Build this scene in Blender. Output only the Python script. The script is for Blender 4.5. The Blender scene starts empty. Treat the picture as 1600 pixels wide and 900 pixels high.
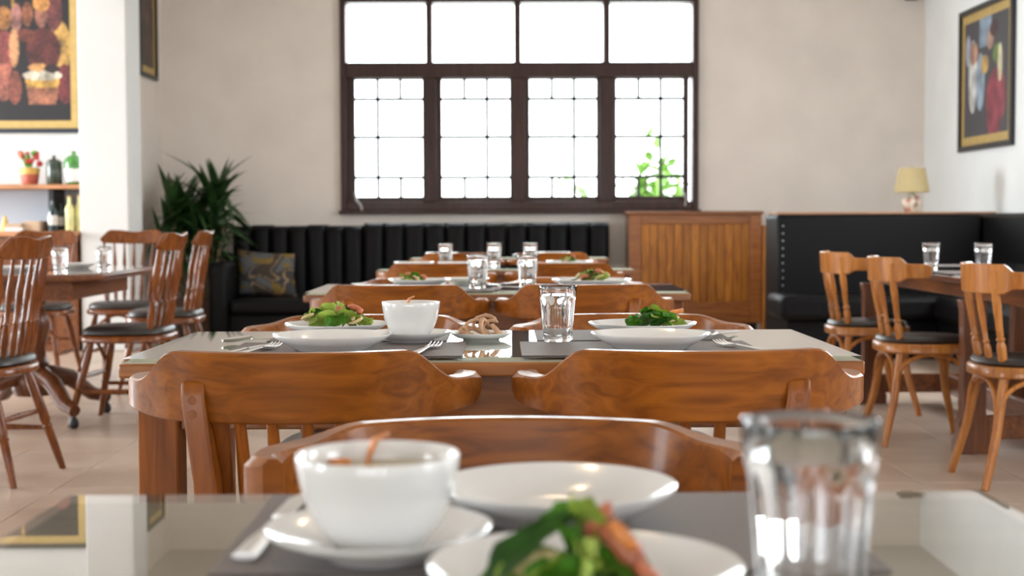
import bpy, bmesh, math, random
from mathutils import Vector, Matrix, noise
PI = math.pi
R = math.radians
random.seed(7)
S = bpy.context.scene
COL = S.collection

# ------------------------------------------------------------------ camera
F = 2222.0
EYE = Vector((0, 0, 0.99))
cd = bpy.data.cameras.new('camera'); cam = bpy.data.objects.new('camera', cd); COL.objects.link(cam)
fw = Vector((16 / F, 1, -105 / F)).normalized()
rt = fw.cross(Vector((0, 0, 1))).normalized()
up = rt.cross(fw)
ROLL = R(0.2)
rt, up = rt * math.cos(ROLL) - up * math.sin(ROLL), up * math.cos(ROLL) + rt * math.sin(ROLL)
cam.matrix_world = Matrix(((rt.x, up.x, -fw.x, EYE.x), (rt.y, up.y, -fw.y, EYE.y), (rt.z, up.z, -fw.z, EYE.z), (0, 0, 0, 1)))
cd.sensor_width = 36; cd.lens = 50; cd.clip_start = 0.05; cd.clip_end = 200
cd.dof.use_dof = True; cd.dof.focus_distance = 2.6; cd.dof.aperture_fstop = 5.6; cd.dof.aperture_blades = 9
S.camera = cam

# ------------------------------------------------------------------ world, daylight, exposure
w = bpy.data.worlds.new('overcast_sky'); S.world = w; w.use_nodes = True
w.node_tree.nodes['Background'].inputs[0].default_value = (0.93, 0.97, 1.0, 1)
w.node_tree.nodes['Background'].inputs[1].default_value = 4.5
S.view_settings.view_transform = 'Standard'; S.view_settings.look = 'None'
S.view_settings.gamma = 1; S.view_settings.use_curve_mapping = False
S.view_settings.exposure = 0.62

def daylight(name, loc, direction, sx, sy, radiance, col=(0.88, 0.945, 1.0)):
    l = bpy.data.lights.new(name, 'AREA'); l.shape = 'RECTANGLE'; l.size = sx; l.size_y = sy
    l.energy = radiance * PI * sx * sy; l.color = col
    o = bpy.data.objects.new(name, l); COL.objects.link(o); o.location = loc
    o.rotation_euler = Vector(direction).to_track_quat('-Z', 'Y').to_euler()
    return o
REAR_Y, LEFT_X, RIGHT_X, BACK_Y, CEIL = -7.5, -8.0, 3.83, 12.9, 3.5  # unseen rear and side windows are placed for the daylight they give
REAR_WIN = [(-2.6, 1.4), (-0.4, 1.2), (1.8, 1.2)]           # centre x, width
LEFT_WIN = [(-0.5, 2.2), (3.6, 2.4), (6.4, 1.6), (9.5, 1.7)]              # centre y, width
LEFT_RAD = [4.0, 1.0, 0.5, 29.0]
RIGHT_WIN = [(0.2, 1.4), (3.4, 1.4), (8.0, 2.4)]  # last opening is added out of view to brighten the back wall
RIGHT_RAD = [1.0, 1.0, 4.0]
for cx, ww in REAR_WIN: daylight('daylight_rear_window', (cx, REAR_Y - 0.02, 1.75), (0, 1, 0), ww, 1.9, 4.0)
for (cy, ww), ra in zip(LEFT_WIN, LEFT_RAD): daylight('daylight_unseen_side', (LEFT_X - 0.02, cy, 1.75), (1, 0, 0), ww, 1.9, ra)
for (cy, ww), ra in zip(RIGHT_WIN, RIGHT_RAD): daylight('daylight_unseen_side', (RIGHT_X + 0.02, cy, 1.95), (-1, 0, 0), ww, 1.5, ra)
daylight('daylight_back_window', (0.14, BACK_Y + 0.3, 2.05), (0, -1, 0), 3.1, 1.8, 3.0)

# ------------------------------------------------------------------ materials
def nt(name):
    m = bpy.data.materials.new(name); m.use_nodes = True
    t = m.node_tree; return m, t, t.nodes['Principled BSDF']
def plain(name, col, rough=0.5, spec=0.5, metal=0.0, coat=0.0, vary=0.0, vscale=20.0, bump=0.0, sss=0.0):
    m, t, b = nt(name)
    b.inputs['Base Color'].default_value = (*col, 1); b.inputs['Roughness'].default_value = rough
    b.inputs['Metallic'].default_value = metal; b.inputs['Specular IOR Level'].default_value = spec
    b.inputs['Coat Weight'].default_value = coat; b.inputs['Coat Roughness'].default_value = 0.08
    if vary or bump:
        tc = t.nodes.new('ShaderNodeTexCoord'); n = t.nodes.new('ShaderNodeTexNoise')
        n.inputs['Scale'].default_value = vscale; n.inputs['Detail'].default_value = 5
        t.links.new(tc.outputs['Object'], n.inputs['Vector'])
        if vary:
            r = t.nodes.new('ShaderNodeValToRGB')
            r.color_ramp.elements[0].position = 0.3; r.color_ramp.elements[1].position = 0.7
            r.color_ramp.elements[0].color = (*[c * (1 - vary) for c in col], 1)
            r.color_ramp.elements[1].color = (*[min(1, c * (1 + vary)) for c in col], 1)
            t.links.new(n.outputs['Fac'], r.inputs['Fac']); t.links.new(r.outputs['Color'], b.inputs['Base Color'])
        if bump:
            bp = t.nodes.new('ShaderNodeBump'); bp.inputs['Strength'].default_value = bump; bp.inputs['Distance'].default_value = 0.004
            t.links.new(n.outputs['Fac'], bp.inputs['Height']); t.links.new(bp.outputs['Normal'], b.inputs['Normal'])
    return m
def wood(name, dark, light, axis='x', rough=0.3, coat=0.25, scale=1.0):
    m, t, b = nt(name)
    tc = t.nodes.new('ShaderNodeTexCoord'); oi = t.nodes.new('ShaderNodeObjectInfo')
    mp = t.nodes.new('ShaderNodeMapping')
    s = {'x': (1.4, 16, 16), 'y': (16, 1.4, 16), 'z': (16, 16, 1.4)}[axis]
    mp.inputs['Scale'].default_value = [v * scale for v in s]
    ad = t.nodes.new('ShaderNodeVectorMath'); ad.operation = 'ADD'
    sc = t.nodes.new('ShaderNodeVectorMath'); sc.operation = 'SCALE'; sc.inputs[0].default_value = (7, 5, 9)
    t.links.new(oi.outputs['Random'], sc.inputs['Scale'])
    t.links.new(tc.outputs['Object'], mp.inputs['Vector']); t.links.new(mp.outputs['Vector'], ad.inputs[0]); t.links.new(sc.outputs['Vector'], ad.inputs[1])
    n = t.nodes.new('ShaderNodeTexNoise'); n.inputs['Scale'].default_value = 2.2; n.inputs['Detail'].default_value = 7; n.inputs['Distortion'].default_value = 1.2
    t.links.new(ad.outputs['Vector'], n.inputs['Vector'])
    r = t.nodes.new('ShaderNodeValToRGB'); e = r.color_ramp.elements
    e[0].position = 0.32; e[1].position = 0.68; e[0].color = (*dark, 1); e[1].color = (*light, 1)
    t.links.new(n.outputs['Fac'], r.inputs['Fac'])
    h = t.nodes.new('ShaderNodeHueSaturation'); mr = t.nodes.new('ShaderNodeMapRange')
    mr.inputs['To Min'].default_value = 0.85; mr.inputs['To Max'].default_value = 1.15
    t.links.new(oi.outputs['Random'], mr.inputs['Value']); t.links.new(mr.outputs['Result'], h.inputs['Value'])
    t.links.new(r.outputs['Color'], h.inputs['Color']); t.links.new(h.outputs['Color'], b.inputs['Base Color'])
    b.inputs['Roughness'].default_value = rough; b.inputs['Coat Weight'].default_value = coat; b.inputs['Coat Roughness'].default_value = 0.12; b.inputs['Specular IOR Level'].default_value = 0.35
    bp = t.nodes.new('ShaderNodeBump'); bp.inputs['Strength'].default_value = 0.06; bp.inputs['Distance'].default_value = 0.002
    t.links.new(n.outputs['Fac'], bp.inputs['Height']); t.links.new(bp.outputs['Normal'], b.inputs['Normal'])
    return m
def thin_glass(name, tint, ior=1.5, gloss=1.0, boost=1.0):
    m = bpy.data.materials.new(name); m.use_nodes = True; t = m.node_tree; t.nodes.clear()
    o = t.nodes.new('ShaderNodeOutputMaterial'); mx = t.nodes.new('ShaderNodeMixShader')
    f = t.nodes.new('ShaderNodeFresnel'); f.inputs['IOR'].default_value = ior
    mu = t.nodes.new('ShaderNodeMath'); mu.operation = 'MULTIPLY'; mu.use_clamp = True; mu.inputs[1].default_value = boost
    a = t.nodes.new('ShaderNodeBsdfTransparent'); a.inputs[0].default_value = (*tint, 1)
    g = t.nodes.new('ShaderNodeBsdfGlossy'); g.inputs['Roughness'].default_value = 0.015; g.inputs[0].default_value = (gloss, gloss, gloss, 1)
    ge = t.nodes.new('ShaderNodeNewGeometry'); cl = t.nodes.new('ShaderNodeMath'); cl.operation = 'MULTIPLY'; cl.inputs[1].default_value = 1.0
    gt = t.nodes.new('ShaderNodeMath'); gt.operation = 'LESS_THAN'; gt.inputs[1].default_value = 0.5
    t.links.new(ge.outputs['Backfacing'], gt.inputs[0]); t.links.new(f.outputs[0], cl.inputs[0]); t.links.new(gt.outputs[0], cl.inputs[1])
    t.links.new(cl.outputs[0], mu.inputs[0]); t.links.new(mu.outputs[0], mx.inputs[0])
    t.links.new(a.outputs[0], mx.inputs[1]); t.links.new(g.outputs[0], mx.inputs[2]); t.links.new(mx.outputs[0], o.inputs[0])
    return m
def clear(name, ior, col=(1, 1, 1)):
    m, t, b = nt(name); b.inputs['Base Color'].default_value = (*col, 1); b.inputs['Roughness'].default_value = 0.0
    b.inputs['IOR'].default_value = ior; b.inputs['Transmission Weight'].default_value = 1.0
    return m
def painted(name, rough=0.45, coat=0.0):
    m, t, b = nt(name); a = t.nodes.new('ShaderNodeVertexColor'); a.layer_name = 'Col'
    t.links.new(a.outputs['Color'], b.inputs['Base Color']); b.inputs['Roughness'].default_value = rough
    b.inputs['Coat Weight'].default_value = coat
    return m

M = {}
M['plaster'] = plain('cream_plaster', (0.79, 0.71, 0.635), 0.75, 0.3, vary=0.05, vscale=2.5, bump=0.15)
M['plaster_white'] = plain('white_plaster', (0.83, 0.83, 0.815), 0.75, 0.3, vary=0.03, vscale=2.5, bump=0.12)
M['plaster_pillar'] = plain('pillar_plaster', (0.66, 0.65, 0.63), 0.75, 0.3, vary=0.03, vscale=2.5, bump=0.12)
M['plaster_right'] = plain('right_wall_plaster', (0.88, 0.89, 0.88), 0.75, 0.3, vary=0.03, vscale=2.5, bump=0.12)
M['ceiling'] = plain('ceiling_paint', (0.74, 0.71, 0.66), 0.8, vary=0.02, vscale=2)
M['ground'] = plain('pale_paving', (0.5, 0.48, 0.45), 0.8, vary=0.1, vscale=3)
M['grout'] = plain('grout', (0.30, 0.24, 0.20), 0.8, vary=0.1, vscale=30)
M['chair'] = wood('chair_teak', (0.185, 0.050, 0.005), (0.37, 0.112, 0.010), 'x', 0.33, 0.18)
M['chair_z'] = wood('chair_teak_upright', (0.18, 0.044, 0.003), (0.35, 0.102, 0.007), 'z', 0.4, 0.06)
M['table'] = wood('table_teak', (0.17, 0.050, 0.008), (0.34, 0.120, 0.024), 'x', 0.3, 0.3)
M['table_z'] = wood('table_teak_upright', (0.14, 0.035, 0.002), (0.29, 0.084, 0.006), 'z', 0.5, 0.03)
M['windsor'] = wood('red_brown_wood', (0.12, 0.030, 0.004), (0.25, 0.070, 0.010), 'z', 0.27, 0.25)
M['bent'] = wood('honey_wood', (0.34, 0.110, 0.020), (0.56, 0.225, 0.050), 'z', 0.3, 0.35)
M['dark_table'] = wood('mahogany', (0.10, 0.028, 0.008), (0.22, 0.072, 0.020), 'y', 0.33, 0.2)
M['dark_table_z'] = wood('mahogany_upright', (0.08, 0.024, 0.008), (0.17, 0.055, 0.018), 'z', 0.35, 0.2)
M['window'] = wood('dark_window_wood', (0.022, 0.007, 0.005), (0.050, 0.017, 0.011), 'z', 0.5, 0.05)
M['panel'] = wood('panel_wood', (0.24, 0.070, 0.006), (0.48, 0.180, 0.020), 'z', 0.4, 0.08)
M['panel_frame'] = wood('panel_frame_wood', (0.18, 0.055, 0.013), (0.34, 0.12, 0.028), 'x', 0.35, 0.2)
M['inlay'] = wood('pale_tabletop', (0.47, 0.44, 0.34), (0.56, 0.53, 0.42), 'x', 0.5, 0.0)
M['inlay_tan'] = wood('tan_tabletop', (0.30, 0.21, 0.14), (0.40, 0.30, 0.21), 'x', 0.5, 0.0)
M['shelf'] = wood('shelf_wood', (0.34, 0.14, 0.06), (0.55, 0.27, 0.13), 'x', 0.4, 0.1)
M['leather'] = plain('black_leather', (0.004, 0.0035, 0.004), 0.5, 0.15, vary=0.2, vscale=40, bump=0.15)
M['seat'] = plain('dark_seat_vinyl', (0.030, 0.024, 0.022), 0.38, 0.5, bump=0.1, vscale=50)
M['lead'] = plain('window_lead', (0.02, 0.02, 0.022), 0.5)
M['china'] = plain('white_china', (0.80, 0.79, 0.77), 0.12, 0.5, coat=0.6)
M['steel'] = plain('steel', (0.78, 0.76, 0.74), 0.3, metal=1.0)
M['glass_top'] = thin_glass('table_glass', (0.955, 0.985, 0.965), 1.55, 1.0, 1.5)
M['pane'] = thin_glass('window_glass', (0.97, 0.99, 0.98), 1.45)
M['tumbler'] = clear('tumbler_glass', 1.48)
M['water'] = clear('water', 1.33)
M['soup'] = plain('soup', (0.42, 0.30, 0.06), 0.2, coat=0.5, vary=0.3, vscale=60)
M['stain'] = plain('soup_stain', (0.72, 0.62, 0.30), 0.3, vary=0.2, vscale=120)
M['orange'] = plain('orange_garnish', (0.75, 0.26, 0.07), 0.4, vary=0.25, vscale=120)
M['lettuce'] = plain('lettuce', (0.10, 0.30, 0.02), 0.4, vary=0.4, vscale=50, bump=0.4)
M['lettuce_pale'] = plain('pale_lettuce', (0.42, 0.55, 0.10), 0.4, vary=0.35, vscale=40, bump=0.4)
M['dark_leaf_food'] = plain('dark_salad_leaf', (0.035, 0.13, 0.012), 0.4, vary=0.4, vscale=60, bump=0.4)
M['noodle'] = plain('cream_noodle', (0.66, 0.52, 0.25), 0.35, vary=0.15, vscale=80)
M['salmon'] = plain('pink_prawn', (0.56, 0.17, 0.08), 0.4, vary=0.3, vscale=70, bump=0.3)
M['ring'] = plain('tan_fried_ring', (0.55, 0.32, 0.18), 0.5, vary=0.25, vscale=80, bump=0.4)
M['red'] = plain('red_pigment', (0.50, 0.03, 0.03), 0.4)
M['terracotta'] = plain('terracotta', (0.46, 0.10, 0.06), 0.6, vary=0.1, vscale=30)
M['yellow'] = plain('yellow_glaze', (0.70, 0.42, 0.10), 0.5, vary=0.15, vscale=30)
M['jar'] = plain('dark_green_jar', (0.035, 0.05, 0.035), 0.25, coat=0.4)
M['greenpot'] = plain('green_glaze', (0.05, 0.22, 0.03), 0.25, coat=0.4, vary=0.3, vscale=25)
M['bottle'] = plain('dark_teal_bottle', (0.008, 0.03, 0.035), 0.12, coat=0.6)
M['cream_bottle'] = plain('cream_bottle', (0.72, 0.68, 0.30), 0.3, coat=0.3, vary=0.2, vscale=15)
M['paper'] = plain('paper', (0.72, 0.70, 0.66), 0.7, vary=0.05)
M['tan_box'] = plain('tan_card', (0.50, 0.36, 0.24), 0.7, vary=0.1)
M['grey'] = plain('grey_blue_panel', (0.46, 0.50, 0.56), 0.6)
M['black'] = plain('black_lacquer', (0.012, 0.012, 0.014), 0.4)
M['navy'] = plain('blue_black_frame', (0.016, 0.022, 0.034), 0.35)
M['gold'] = plain('gold_mat', (0.50, 0.34, 0.11), 0.5, vary=0.08, vscale=20)
M['shade'] = plain('parchment_shade', (0.50, 0.39, 0.19), 0.7, vary=0.06, vscale=60)
M['brass'] = plain('brass', (0.25, 0.17, 0.07), 0.35, metal=1)
M['plant'] = plain('plant_leaf', (0.022, 0.062, 0.014), 0.4, vary=0.45, vscale=8)
M['cane'] = plain('plant_cane', (0.16, 0.11, 0.06), 0.7, vary=0.2)
M['clay'] = plain('brown_planter', (0.16, 0.09, 0.06), 0.6, vary=0.1)
M['outleaf'] = plain('garden_leaf', (0.20, 0.42, 0.06), 0.5, vary=0.3, vscale=3)
M['cable'] = plain('grey_cable', (0.4, 0.38, 0.36), 0.5)
M['painting'] = painted('painted_canvas', 0.5)
M['cushion'] = painted('printed_cushion', 0.8)
M['porcelain'] = painted('floral_porcelain', 0.2, 0.5)

def tile_mat():
    m, t, b = nt('floor_tile'); oi = t.nodes.new('ShaderNodeObjectInfo'); tc = t.nodes.new('ShaderNodeTexCoord'); g = t.nodes.new('ShaderNodeNewGeometry')
    n = t.nodes.new('ShaderNodeTexNoise'); n.inputs['Scale'].default_value = 3.0; n.inputs['Detail'].default_value = 6
    t.links.new(g.outputs['Position'], n.inputs['Vector'])
    r = t.nodes.new('ShaderNodeValToRGB'); e = r.color_ramp.elements
    e[0].position = 0.3; e[1].position = 0.7; e[0].color = (0.44, 0.32, 0.24, 1); e[1].color = (0.56, 0.44, 0.35, 1)
    h = t.nodes.new('ShaderNodeHueSaturation'); mr = t.nodes.new('ShaderNodeMapRange'); mr.inputs['To Min'].default_value = 0.93; mr.inputs['To Max'].default_value = 1.06
    t.links.new(n.outputs['Fac'], r.inputs['Fac']); t.links.new(oi.outputs['Random'], mr.inputs['Value'])
    t.links.new(mr.outputs['Result'], h.inputs['Value']); t.links.new(r.outputs['Color'], h.inputs['Color']); t.links.new(h.outputs['Color'], b.inputs['Base Color'])
    b.inputs['Roughness'].default_value = 0.32; b.inputs['Specular IOR Level'].default_value = 0.5
    return m
M['tile'] = tile_mat()
def mat_weave():
    m, t, b = nt('woven_placemat'); tc = t.nodes.new('ShaderNodeTexCoord')
    wv = t.nodes.new('ShaderNodeTexChecker'); wv.inputs['Scale'].default_value = 400
    wv.inputs['Color1'].default_value = (0.13, 0.105, 0.10, 1); wv.inputs['Color2'].default_value = (0.21, 0.175, 0.165, 1)
    t.links.new(tc.outputs['Object'], wv.inputs['Vector']); t.links.new(wv.outputs['Color'], b.inputs['Base Color']); b.inputs['Roughness'].default_value = 0.6
    return m
M['placemat'] = mat_weave()

# ------------------------------------------------------------------ helpers
def box(bm, x0, x1, y0, y1, z0, z1, mtx=None):
    vs = [bm.verts.new(v) for v in ((x0, y0, z0), (x1, y0, z0), (x1, y1, z0), (x0, y1, z0), (x0, y0, z1), (x1, y0, z1), (x1, y1, z1), (x0, y1, z1))]
    for f in ((0, 3, 2, 1), (4, 5, 6, 7), (0, 1, 5, 4), (1, 2, 6, 5), (2, 3, 7, 6), (3, 0, 4, 7)): bm.faces.new([vs[i] for i in f])
    if mtx:
        for v in vs: v.co = mtx @ v.co
    return vs
def loft(bm, loops, caps=True, closed=True):
    rows = [[bm.verts.new(p) for p in l] for l in loops]
    n = len(rows[0])
    for a, b in zip(rows, rows[1:]):
        for i in range(n if closed else n - 1):
            j = (i + 1) % n; bm.faces.new((a[i], a[j], b[j], b[i]))
    if caps and closed:
        bm.faces.new(rows[0][::-1]); bm.faces.new(rows[-1])
    return rows
def tube(bm, pts, rad, seg=10, flat=1.0, caps=True):
    pts = [Vector(p) for p in pts]; n = len(pts)
    if not hasattr(rad, '__len__'): rad = [rad] * n
    loops = []; prev = None
    for i, p in enumerate(pts):
        d = (pts[min(i + 1, n - 1)] - pts[max(i - 1, 0)]).normalized()
        if prev is None:
            a = Vector((0, 0, 1)) if abs(d.z) < 0.9 else Vector((1, 0, 0))
            u = d.cross(a).normalized()
        else:
            u = (prev - d * prev.dot(d)).normalized()
        prev = u; v = d.cross(u)
        loops.append([p + (u * math.cos(t) + v * math.sin(t) * flat) * rad[i] for t in [2 * PI * k / seg for k in range(seg)]])
    loft(bm, loops, caps)
def lathe(bm, prof, seg=32, c=(0, 0, 0), fn=None):
    rows = []
    for r, z in prof:
        if r <= 1e-6: rows.append([bm.verts.new((c[0], c[1], c[2] + z))]); continue
        row = []
        for k in range(seg):
            t = 2 * PI * k / seg; rr = fn(r, z, t) if fn else r
            row.append(bm.verts.new((c[0] + rr * math.cos(t), c[1] + rr * math.sin(t), c[2] + z)))
        rows.append(row)
    for a, b in zip(rows, rows[1:]):
        if len(a) == 1 and len(b) == 1: continue
        for i in range(seg):
            j = (i + 1) % seg
            if len(a) == 1: bm.faces.new((a[0], b[j], b[i]))
            elif len(b) == 1: bm.faces.new((a[i], a[j], b[0]))
            else: bm.faces.new((a[i], a[j], b[j], b[i]))
def obj(name, bm, mat, parent=None, bevel=0.0, smooth=True, angle=38, sub=0, loc=None, rot=None):
    bmesh.ops.recalc_face_normals(bm, faces=bm.faces[:])
    me = bpy.data.meshes.new(name); bm.to_mesh(me); bm.free()
    me.materials.append(M[mat] if isinstance(mat, str) else mat)
    if smooth:
        me.shade_smooth(); me.set_sharp_from_angle(angle=R(angle))
    o = bpy.data.objects.new(name, me); COL.objects.link(o)
    if parent: o.parent = parent
    if bevel:
        b = o.modifiers.new('bevel', 'BEVEL'); b.width = bevel; b.segments = 2; b.limit_method = 'ANGLE'; b.angle_limit = R(35)
        b.harden_normals = False
    if sub:
        s = o.modifiers.new('sub', 'SUBSURF'); s.levels = sub; s.render_levels = sub
    if loc: o.location = loc
    if rot: o.rotation_euler = rot
    return o
def bx(name, mat, parent, x0, x1, y0, y1, z0, z1, bevel=0.004, **k):
    bm = bmesh.new(); box(bm, min(x0, x1), max(x0, x1), min(y0, y1), max(y0, y1), min(z0, z1), max(z0, z1)); return obj(name, bm, mat, parent, bevel, **k)
def tb(name, mat, parent, pts, rad, seg=10, flat=1.0, **k):
    bm = bmesh.new(); tube(bm, pts, rad, seg, flat); return obj(name, bm, mat, parent, **k)
def la(name, mat, parent, prof, seg=32, c=(0, 0, 0), fn=None, **k):
    bm = bmesh.new(); lathe(bm, prof, seg, c, fn); return obj(name, bm, mat, parent, **k)
def tag(o, label, cat, group=None):
    o['label'] = label; o['category'] = cat
    if group: o['group'] = group
    return o
def thing(name, label, cat, loc=(0, 0, 0), rz=0.0, group=None):
    o = bpy.data.objects.new(name, None); COL.objects.link(o); o.empty_display_size = 0.1
    o.location = loc; o.rotation_euler = (0, 0, rz)
    return tag(o, label, cat, group)
def struct(o):
    o['kind'] = 'structure'; return o
def dup(root, loc, rz, label, group=None, scale=None):
    r = root.copy(); COL.objects.link(r); r.location = loc; r.rotation_euler = (0, 0, rz); r['label'] = label
    if group: r['group'] = group
    if scale: r.scale = (scale,) * 3
    for ch in list(root.children):
        c = ch.copy(); COL.objects.link(c); c.parent = r
        for g in ch.children:
            d = g.copy(); COL.objects.link(d); d.parent = c
    return r
def at(px, py, Y):
    d = fw * F + rt * (px - 800) - up * (py - 450)
    return EYE + d * (Y / d.y)
def AX(px, Y, py=345): return at(px, py, Y).x
def AZ(py, Y, px=800): return at(px, py, Y).z
def grid_paint(name, parent, mat, nx, ny, pos, colf):
    me = bpy.data.meshes.new(name); vs = []; fs = []; cs = []
    for j in range(ny + 1):
        for i in range(nx + 1):
            u, v = i / nx, j / ny; vs.append(pos(u, v)); cs.append(colf(u, v))
    for j in range(ny):
        for i in range(nx):
            a = j * (nx + 1) + i; fs.append((a, a + 1, a + nx + 2, a + nx + 1))
    me.from_pydata(vs, [], fs); ca = me.color_attributes.new('Col', 'FLOAT_COLOR', 'POINT')
    for k, c in enumerate(cs): ca.data[k].color = (*c, 1)
    me.materials.append(M[mat]); me.shade_smooth()
    o = bpy.data.objects.new(name, me); COL.objects.link(o); o.parent = parent
    return o
def srgb(r, g, b): return tuple(((c / 255) / 12.92 if c < 10 else ((c / 255 + 0.055) / 1.055) ** 2.4) for c in (r, g, b))

# ------------------------------------------------------------------ setting
floor = struct(bx('floor', 'grout', None, LEFT_X - 0.2, RIGHT_X + 0.2, REAR_Y - 0.2, BACK_Y + 0.2, -0.12, -0.003, 0))
TS = 0.404
cands = []; rest = []
ix0 = int((LEFT_X + 1.66) / TS) - 1
for i in range(ix0, int((RIGHT_X + 1.66) / TS) + 2):
    for j in range(-20, 33):
        xa, ya = -1.66 + i * TS, 0.05 + j * TS
        xc, yc = xa + TS / 2, ya + TS / 2
        if xc < LEFT_X or xc > RIGHT_X or yc < REAR_Y or yc > BACK_Y: continue
        px = 784 + xc * F / yc if yc > 0.5 else 9999
        if yc > 4.8 and -40 < px < 1640: cands.append((yc, xc))
        else: rest.append((yc, xc))
cands.sort(); rest += cands[250:]; cands = cands[:250]
bm = bmesh.new(); g = 0.0022; box(bm, -TS / 2 + g, TS / 2 - g, -TS / 2 + g, TS / 2 - g, -0.008, 0.0)
t0 = obj('tile', bm, 'tile', floor, 0.0012)
for k, (y, x) in enumerate(cands):
    o = t0 if k == 0 else t0.copy()
    if k: COL.objects.link(o)
    o.location = (x, y, 0)
bm = bmesh.new()
for y, x in rest: box(bm, x - TS / 2 + g, x + TS / 2 - g, y - TS / 2 + g, y + TS / 2 - g, -0.008, 0.0)
o = obj('tile_field', bm, 'tile', floor); o['kind'] = 'stuff'

struct(bx('ceiling', 'ceiling', None, LEFT_X - 0.2, RIGHT_X + 0.2, REAR_Y - 0.2, BACK_Y + 0.2, CEIL, CEIL + 0.15, 0))
def wall_with_holes(name, mat, a0, a1, holes, z0, z1, th0, th1, axis):
    """holes: (a_min, a_max) at heights z0..z1; th0..th1 the wall's thickness range"""
    bm = bmesh.new()
    def b(a, c, zz0, zz1):
        if axis == 'x': box(bm, a, c, th0, th1, zz0, zz1)
        else: box(bm, th0, th1, a, c, zz0, zz1)
    b(a0, a1, 0, z0); b(a0, a1, z1, CEIL); cur = a0
    for h0, h1 in sorted(holes): b(cur, h0, z0, z1); cur = h1
    b(cur, a1, z0, z1)
    return struct(obj(name, bm, mat))
# back window opening
WX0, WX1 = AX(534, BACK_Y), AX(1090, BACK_Y)
WZ0 = AZ(328, BACK_Y); WZ1 = AZ(-4, BACK_Y)
wall_with_holes('wall_back', 'plaster', -3.05 - 0.2, RIGHT_X + 0.2, [(WX0 + 0.03, WX1 - 0.03)], WZ0 + 0.03, WZ1 - 0.03, BACK_Y, BACK_Y + 0.2, 'x')
wall_with_holes('wall_rear', 'plaster_white', LEFT_X - 0.2, RIGHT_X + 0.2, [(c - v / 2, c + v / 2) for c, v in REAR_WIN], 0.8, 2.7, REAR_Y - 0.2, REAR_Y, 'x')
wall_with_holes('wall_left', 'plaster_white', REAR_Y, 11.33, [(c - v / 2, c + v / 2) for c, v in LEFT_WIN], 0.8, 2.7, LEFT_X - 0.2, LEFT_X, 'y')
wall_with_holes('wall_right', 'plaster_right', REAR_Y, BACK_Y, [(c - v / 2, c + v / 2) for c, v in RIGHT_WIN], 1.2, 2.7, RIGHT_X, RIGHT_X + 0.2, 'y')
struct(bx('wall_alcove', 'plaster_pillar', None, LEFT_X - 0.2, -3.05, 11.33, 11.5, 0, CEIL, 0))
struct(bx('wall_return', 'plaster', None, -3.25, -3.05, 11.5, BACK_Y + 0.2, 0, CEIL, 0))
struct(bx('wall_pillar', 'plaster_pillar', None, -3.225, -2.85, 10.92, 11.33, 0, CEIL, 0.012))
struct(bx('ground', 'ground', None, -25, 25, -25, 40, -0.3, -0.13, 0))

# ---- back window
win = bpy.data.objects.new('window_1', None); COL.objects.link(win); win['kind'] = 'structure'
win.location = (0, BACK_Y, 0)
def WX(px): return AX(px, BACK_Y)
def WZ(py): return AZ(py, BACK_Y)
bm = bmesh.new()
box(bm, WX0, WX0 + 0.055, -0.06, 0.14, WZ0, WZ1); box(bm, WX1 - 0.055, WX1, -0.06, 0.14, WZ0, WZ1)
box(bm, WX0 + 0.055, WX1 - 0.055, -0.06, 0.14, WZ0, WZ0 + 0.075); box(bm, WX0 + 0.055, WX1 - 0.055, -0.06, 0.14, WZ1 - 0.05, WZ1)
obj('frame', bm, 'window', win, 0.006)
bx('sill', 'window', win, WX0 - 0.015, WX1 + 0.015, -0.10, 0.05, WZ0 - 0.035, WZ0, 0.006)
bx('transom', 'window', win, WX0 + 0.055, WX1 - 0.055, -0.055, 0.13, WZ(122), WZ(98), 0.006)
mulls = [(664, 681), (801, 818), (938, 957)]
for a, b in mulls:
    bx('mullion', 'window', win, WX((a + b) / 2 - 5), WX((a + b) / 2 + 5), -0.05, 0.13, WZ(99), WZ1 - 0.05, 0.005)
    bx('mullion', 'window', win, WX((a + b) / 2 - 11), WX((a + b) / 2 + 11), -0.05, 0.13, WZ0 + 0.075, WZ(122), 0.005)
edges = [WX0 + 0.055] + [WX((a + b) / 2) for a, b in mulls] + [WX1 - 0.055]
for k in range(4):
    bx('pane', 'pane', win, edges[k] + 0.02, edges[k + 1] - 0.02, 0.05, 0.056, WZ(100), WZ1 - 0.05, 0)
sash = [(543, 669, 556, 662), (681, 805, 691, 797), (818, 941, 828, 932), (952, 1076, 963, 1067)]
for k, (a, b, c, d) in enumerate(sash):
    za, zb = WZ(316), WZ(118); ga, gb = WZ(307), WZ(124)
    X0, X1, C0, C1 = WX(a), WX(b), WX(c), WX(d)
    bm = bmesh.new(); y0, y1 = 0.0, 0.055
    box(bm, X0, C0, y0, y1, za, zb); box(bm, C1, X1, y0, y1, za, zb); box(bm, C0, C1, y0, y1, za, ga); box(bm, C0, C1, y0, y1, gb, zb)
    s = obj('sash', bm, 'window', win, 0.004)
    cw, chh = C1 - C0, gb - ga
    hz = [ga + chh * 0.165, ga + chh * 0.51, ga + chh * 0.835]
    vert_mid = 1 / 3 if k == 0 else 2 / 3
    h = 0.0145
    def bar(x0, x1, z0, z1): bx('lead_bar', 'lead', s, x0, x1, 0.018, 0.036, z0, z1, 0)
    for zz in hz: bar(C0, C1, zz - h, zz + h)
    for f in (1 / 3, 2 / 3):
        xx = C0 + cw * f
        bar(xx - h, xx + h, hz[2], gb); bar(xx - h, xx + h, ga, hz[0])
    xx = C0 + cw * vert_mid; bar(xx - h, xx + h, hz[0], hz[2])
    bx('pane', 'pane', s, C0, C1, 0.025, 0.029, ga, gb, 0)
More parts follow.
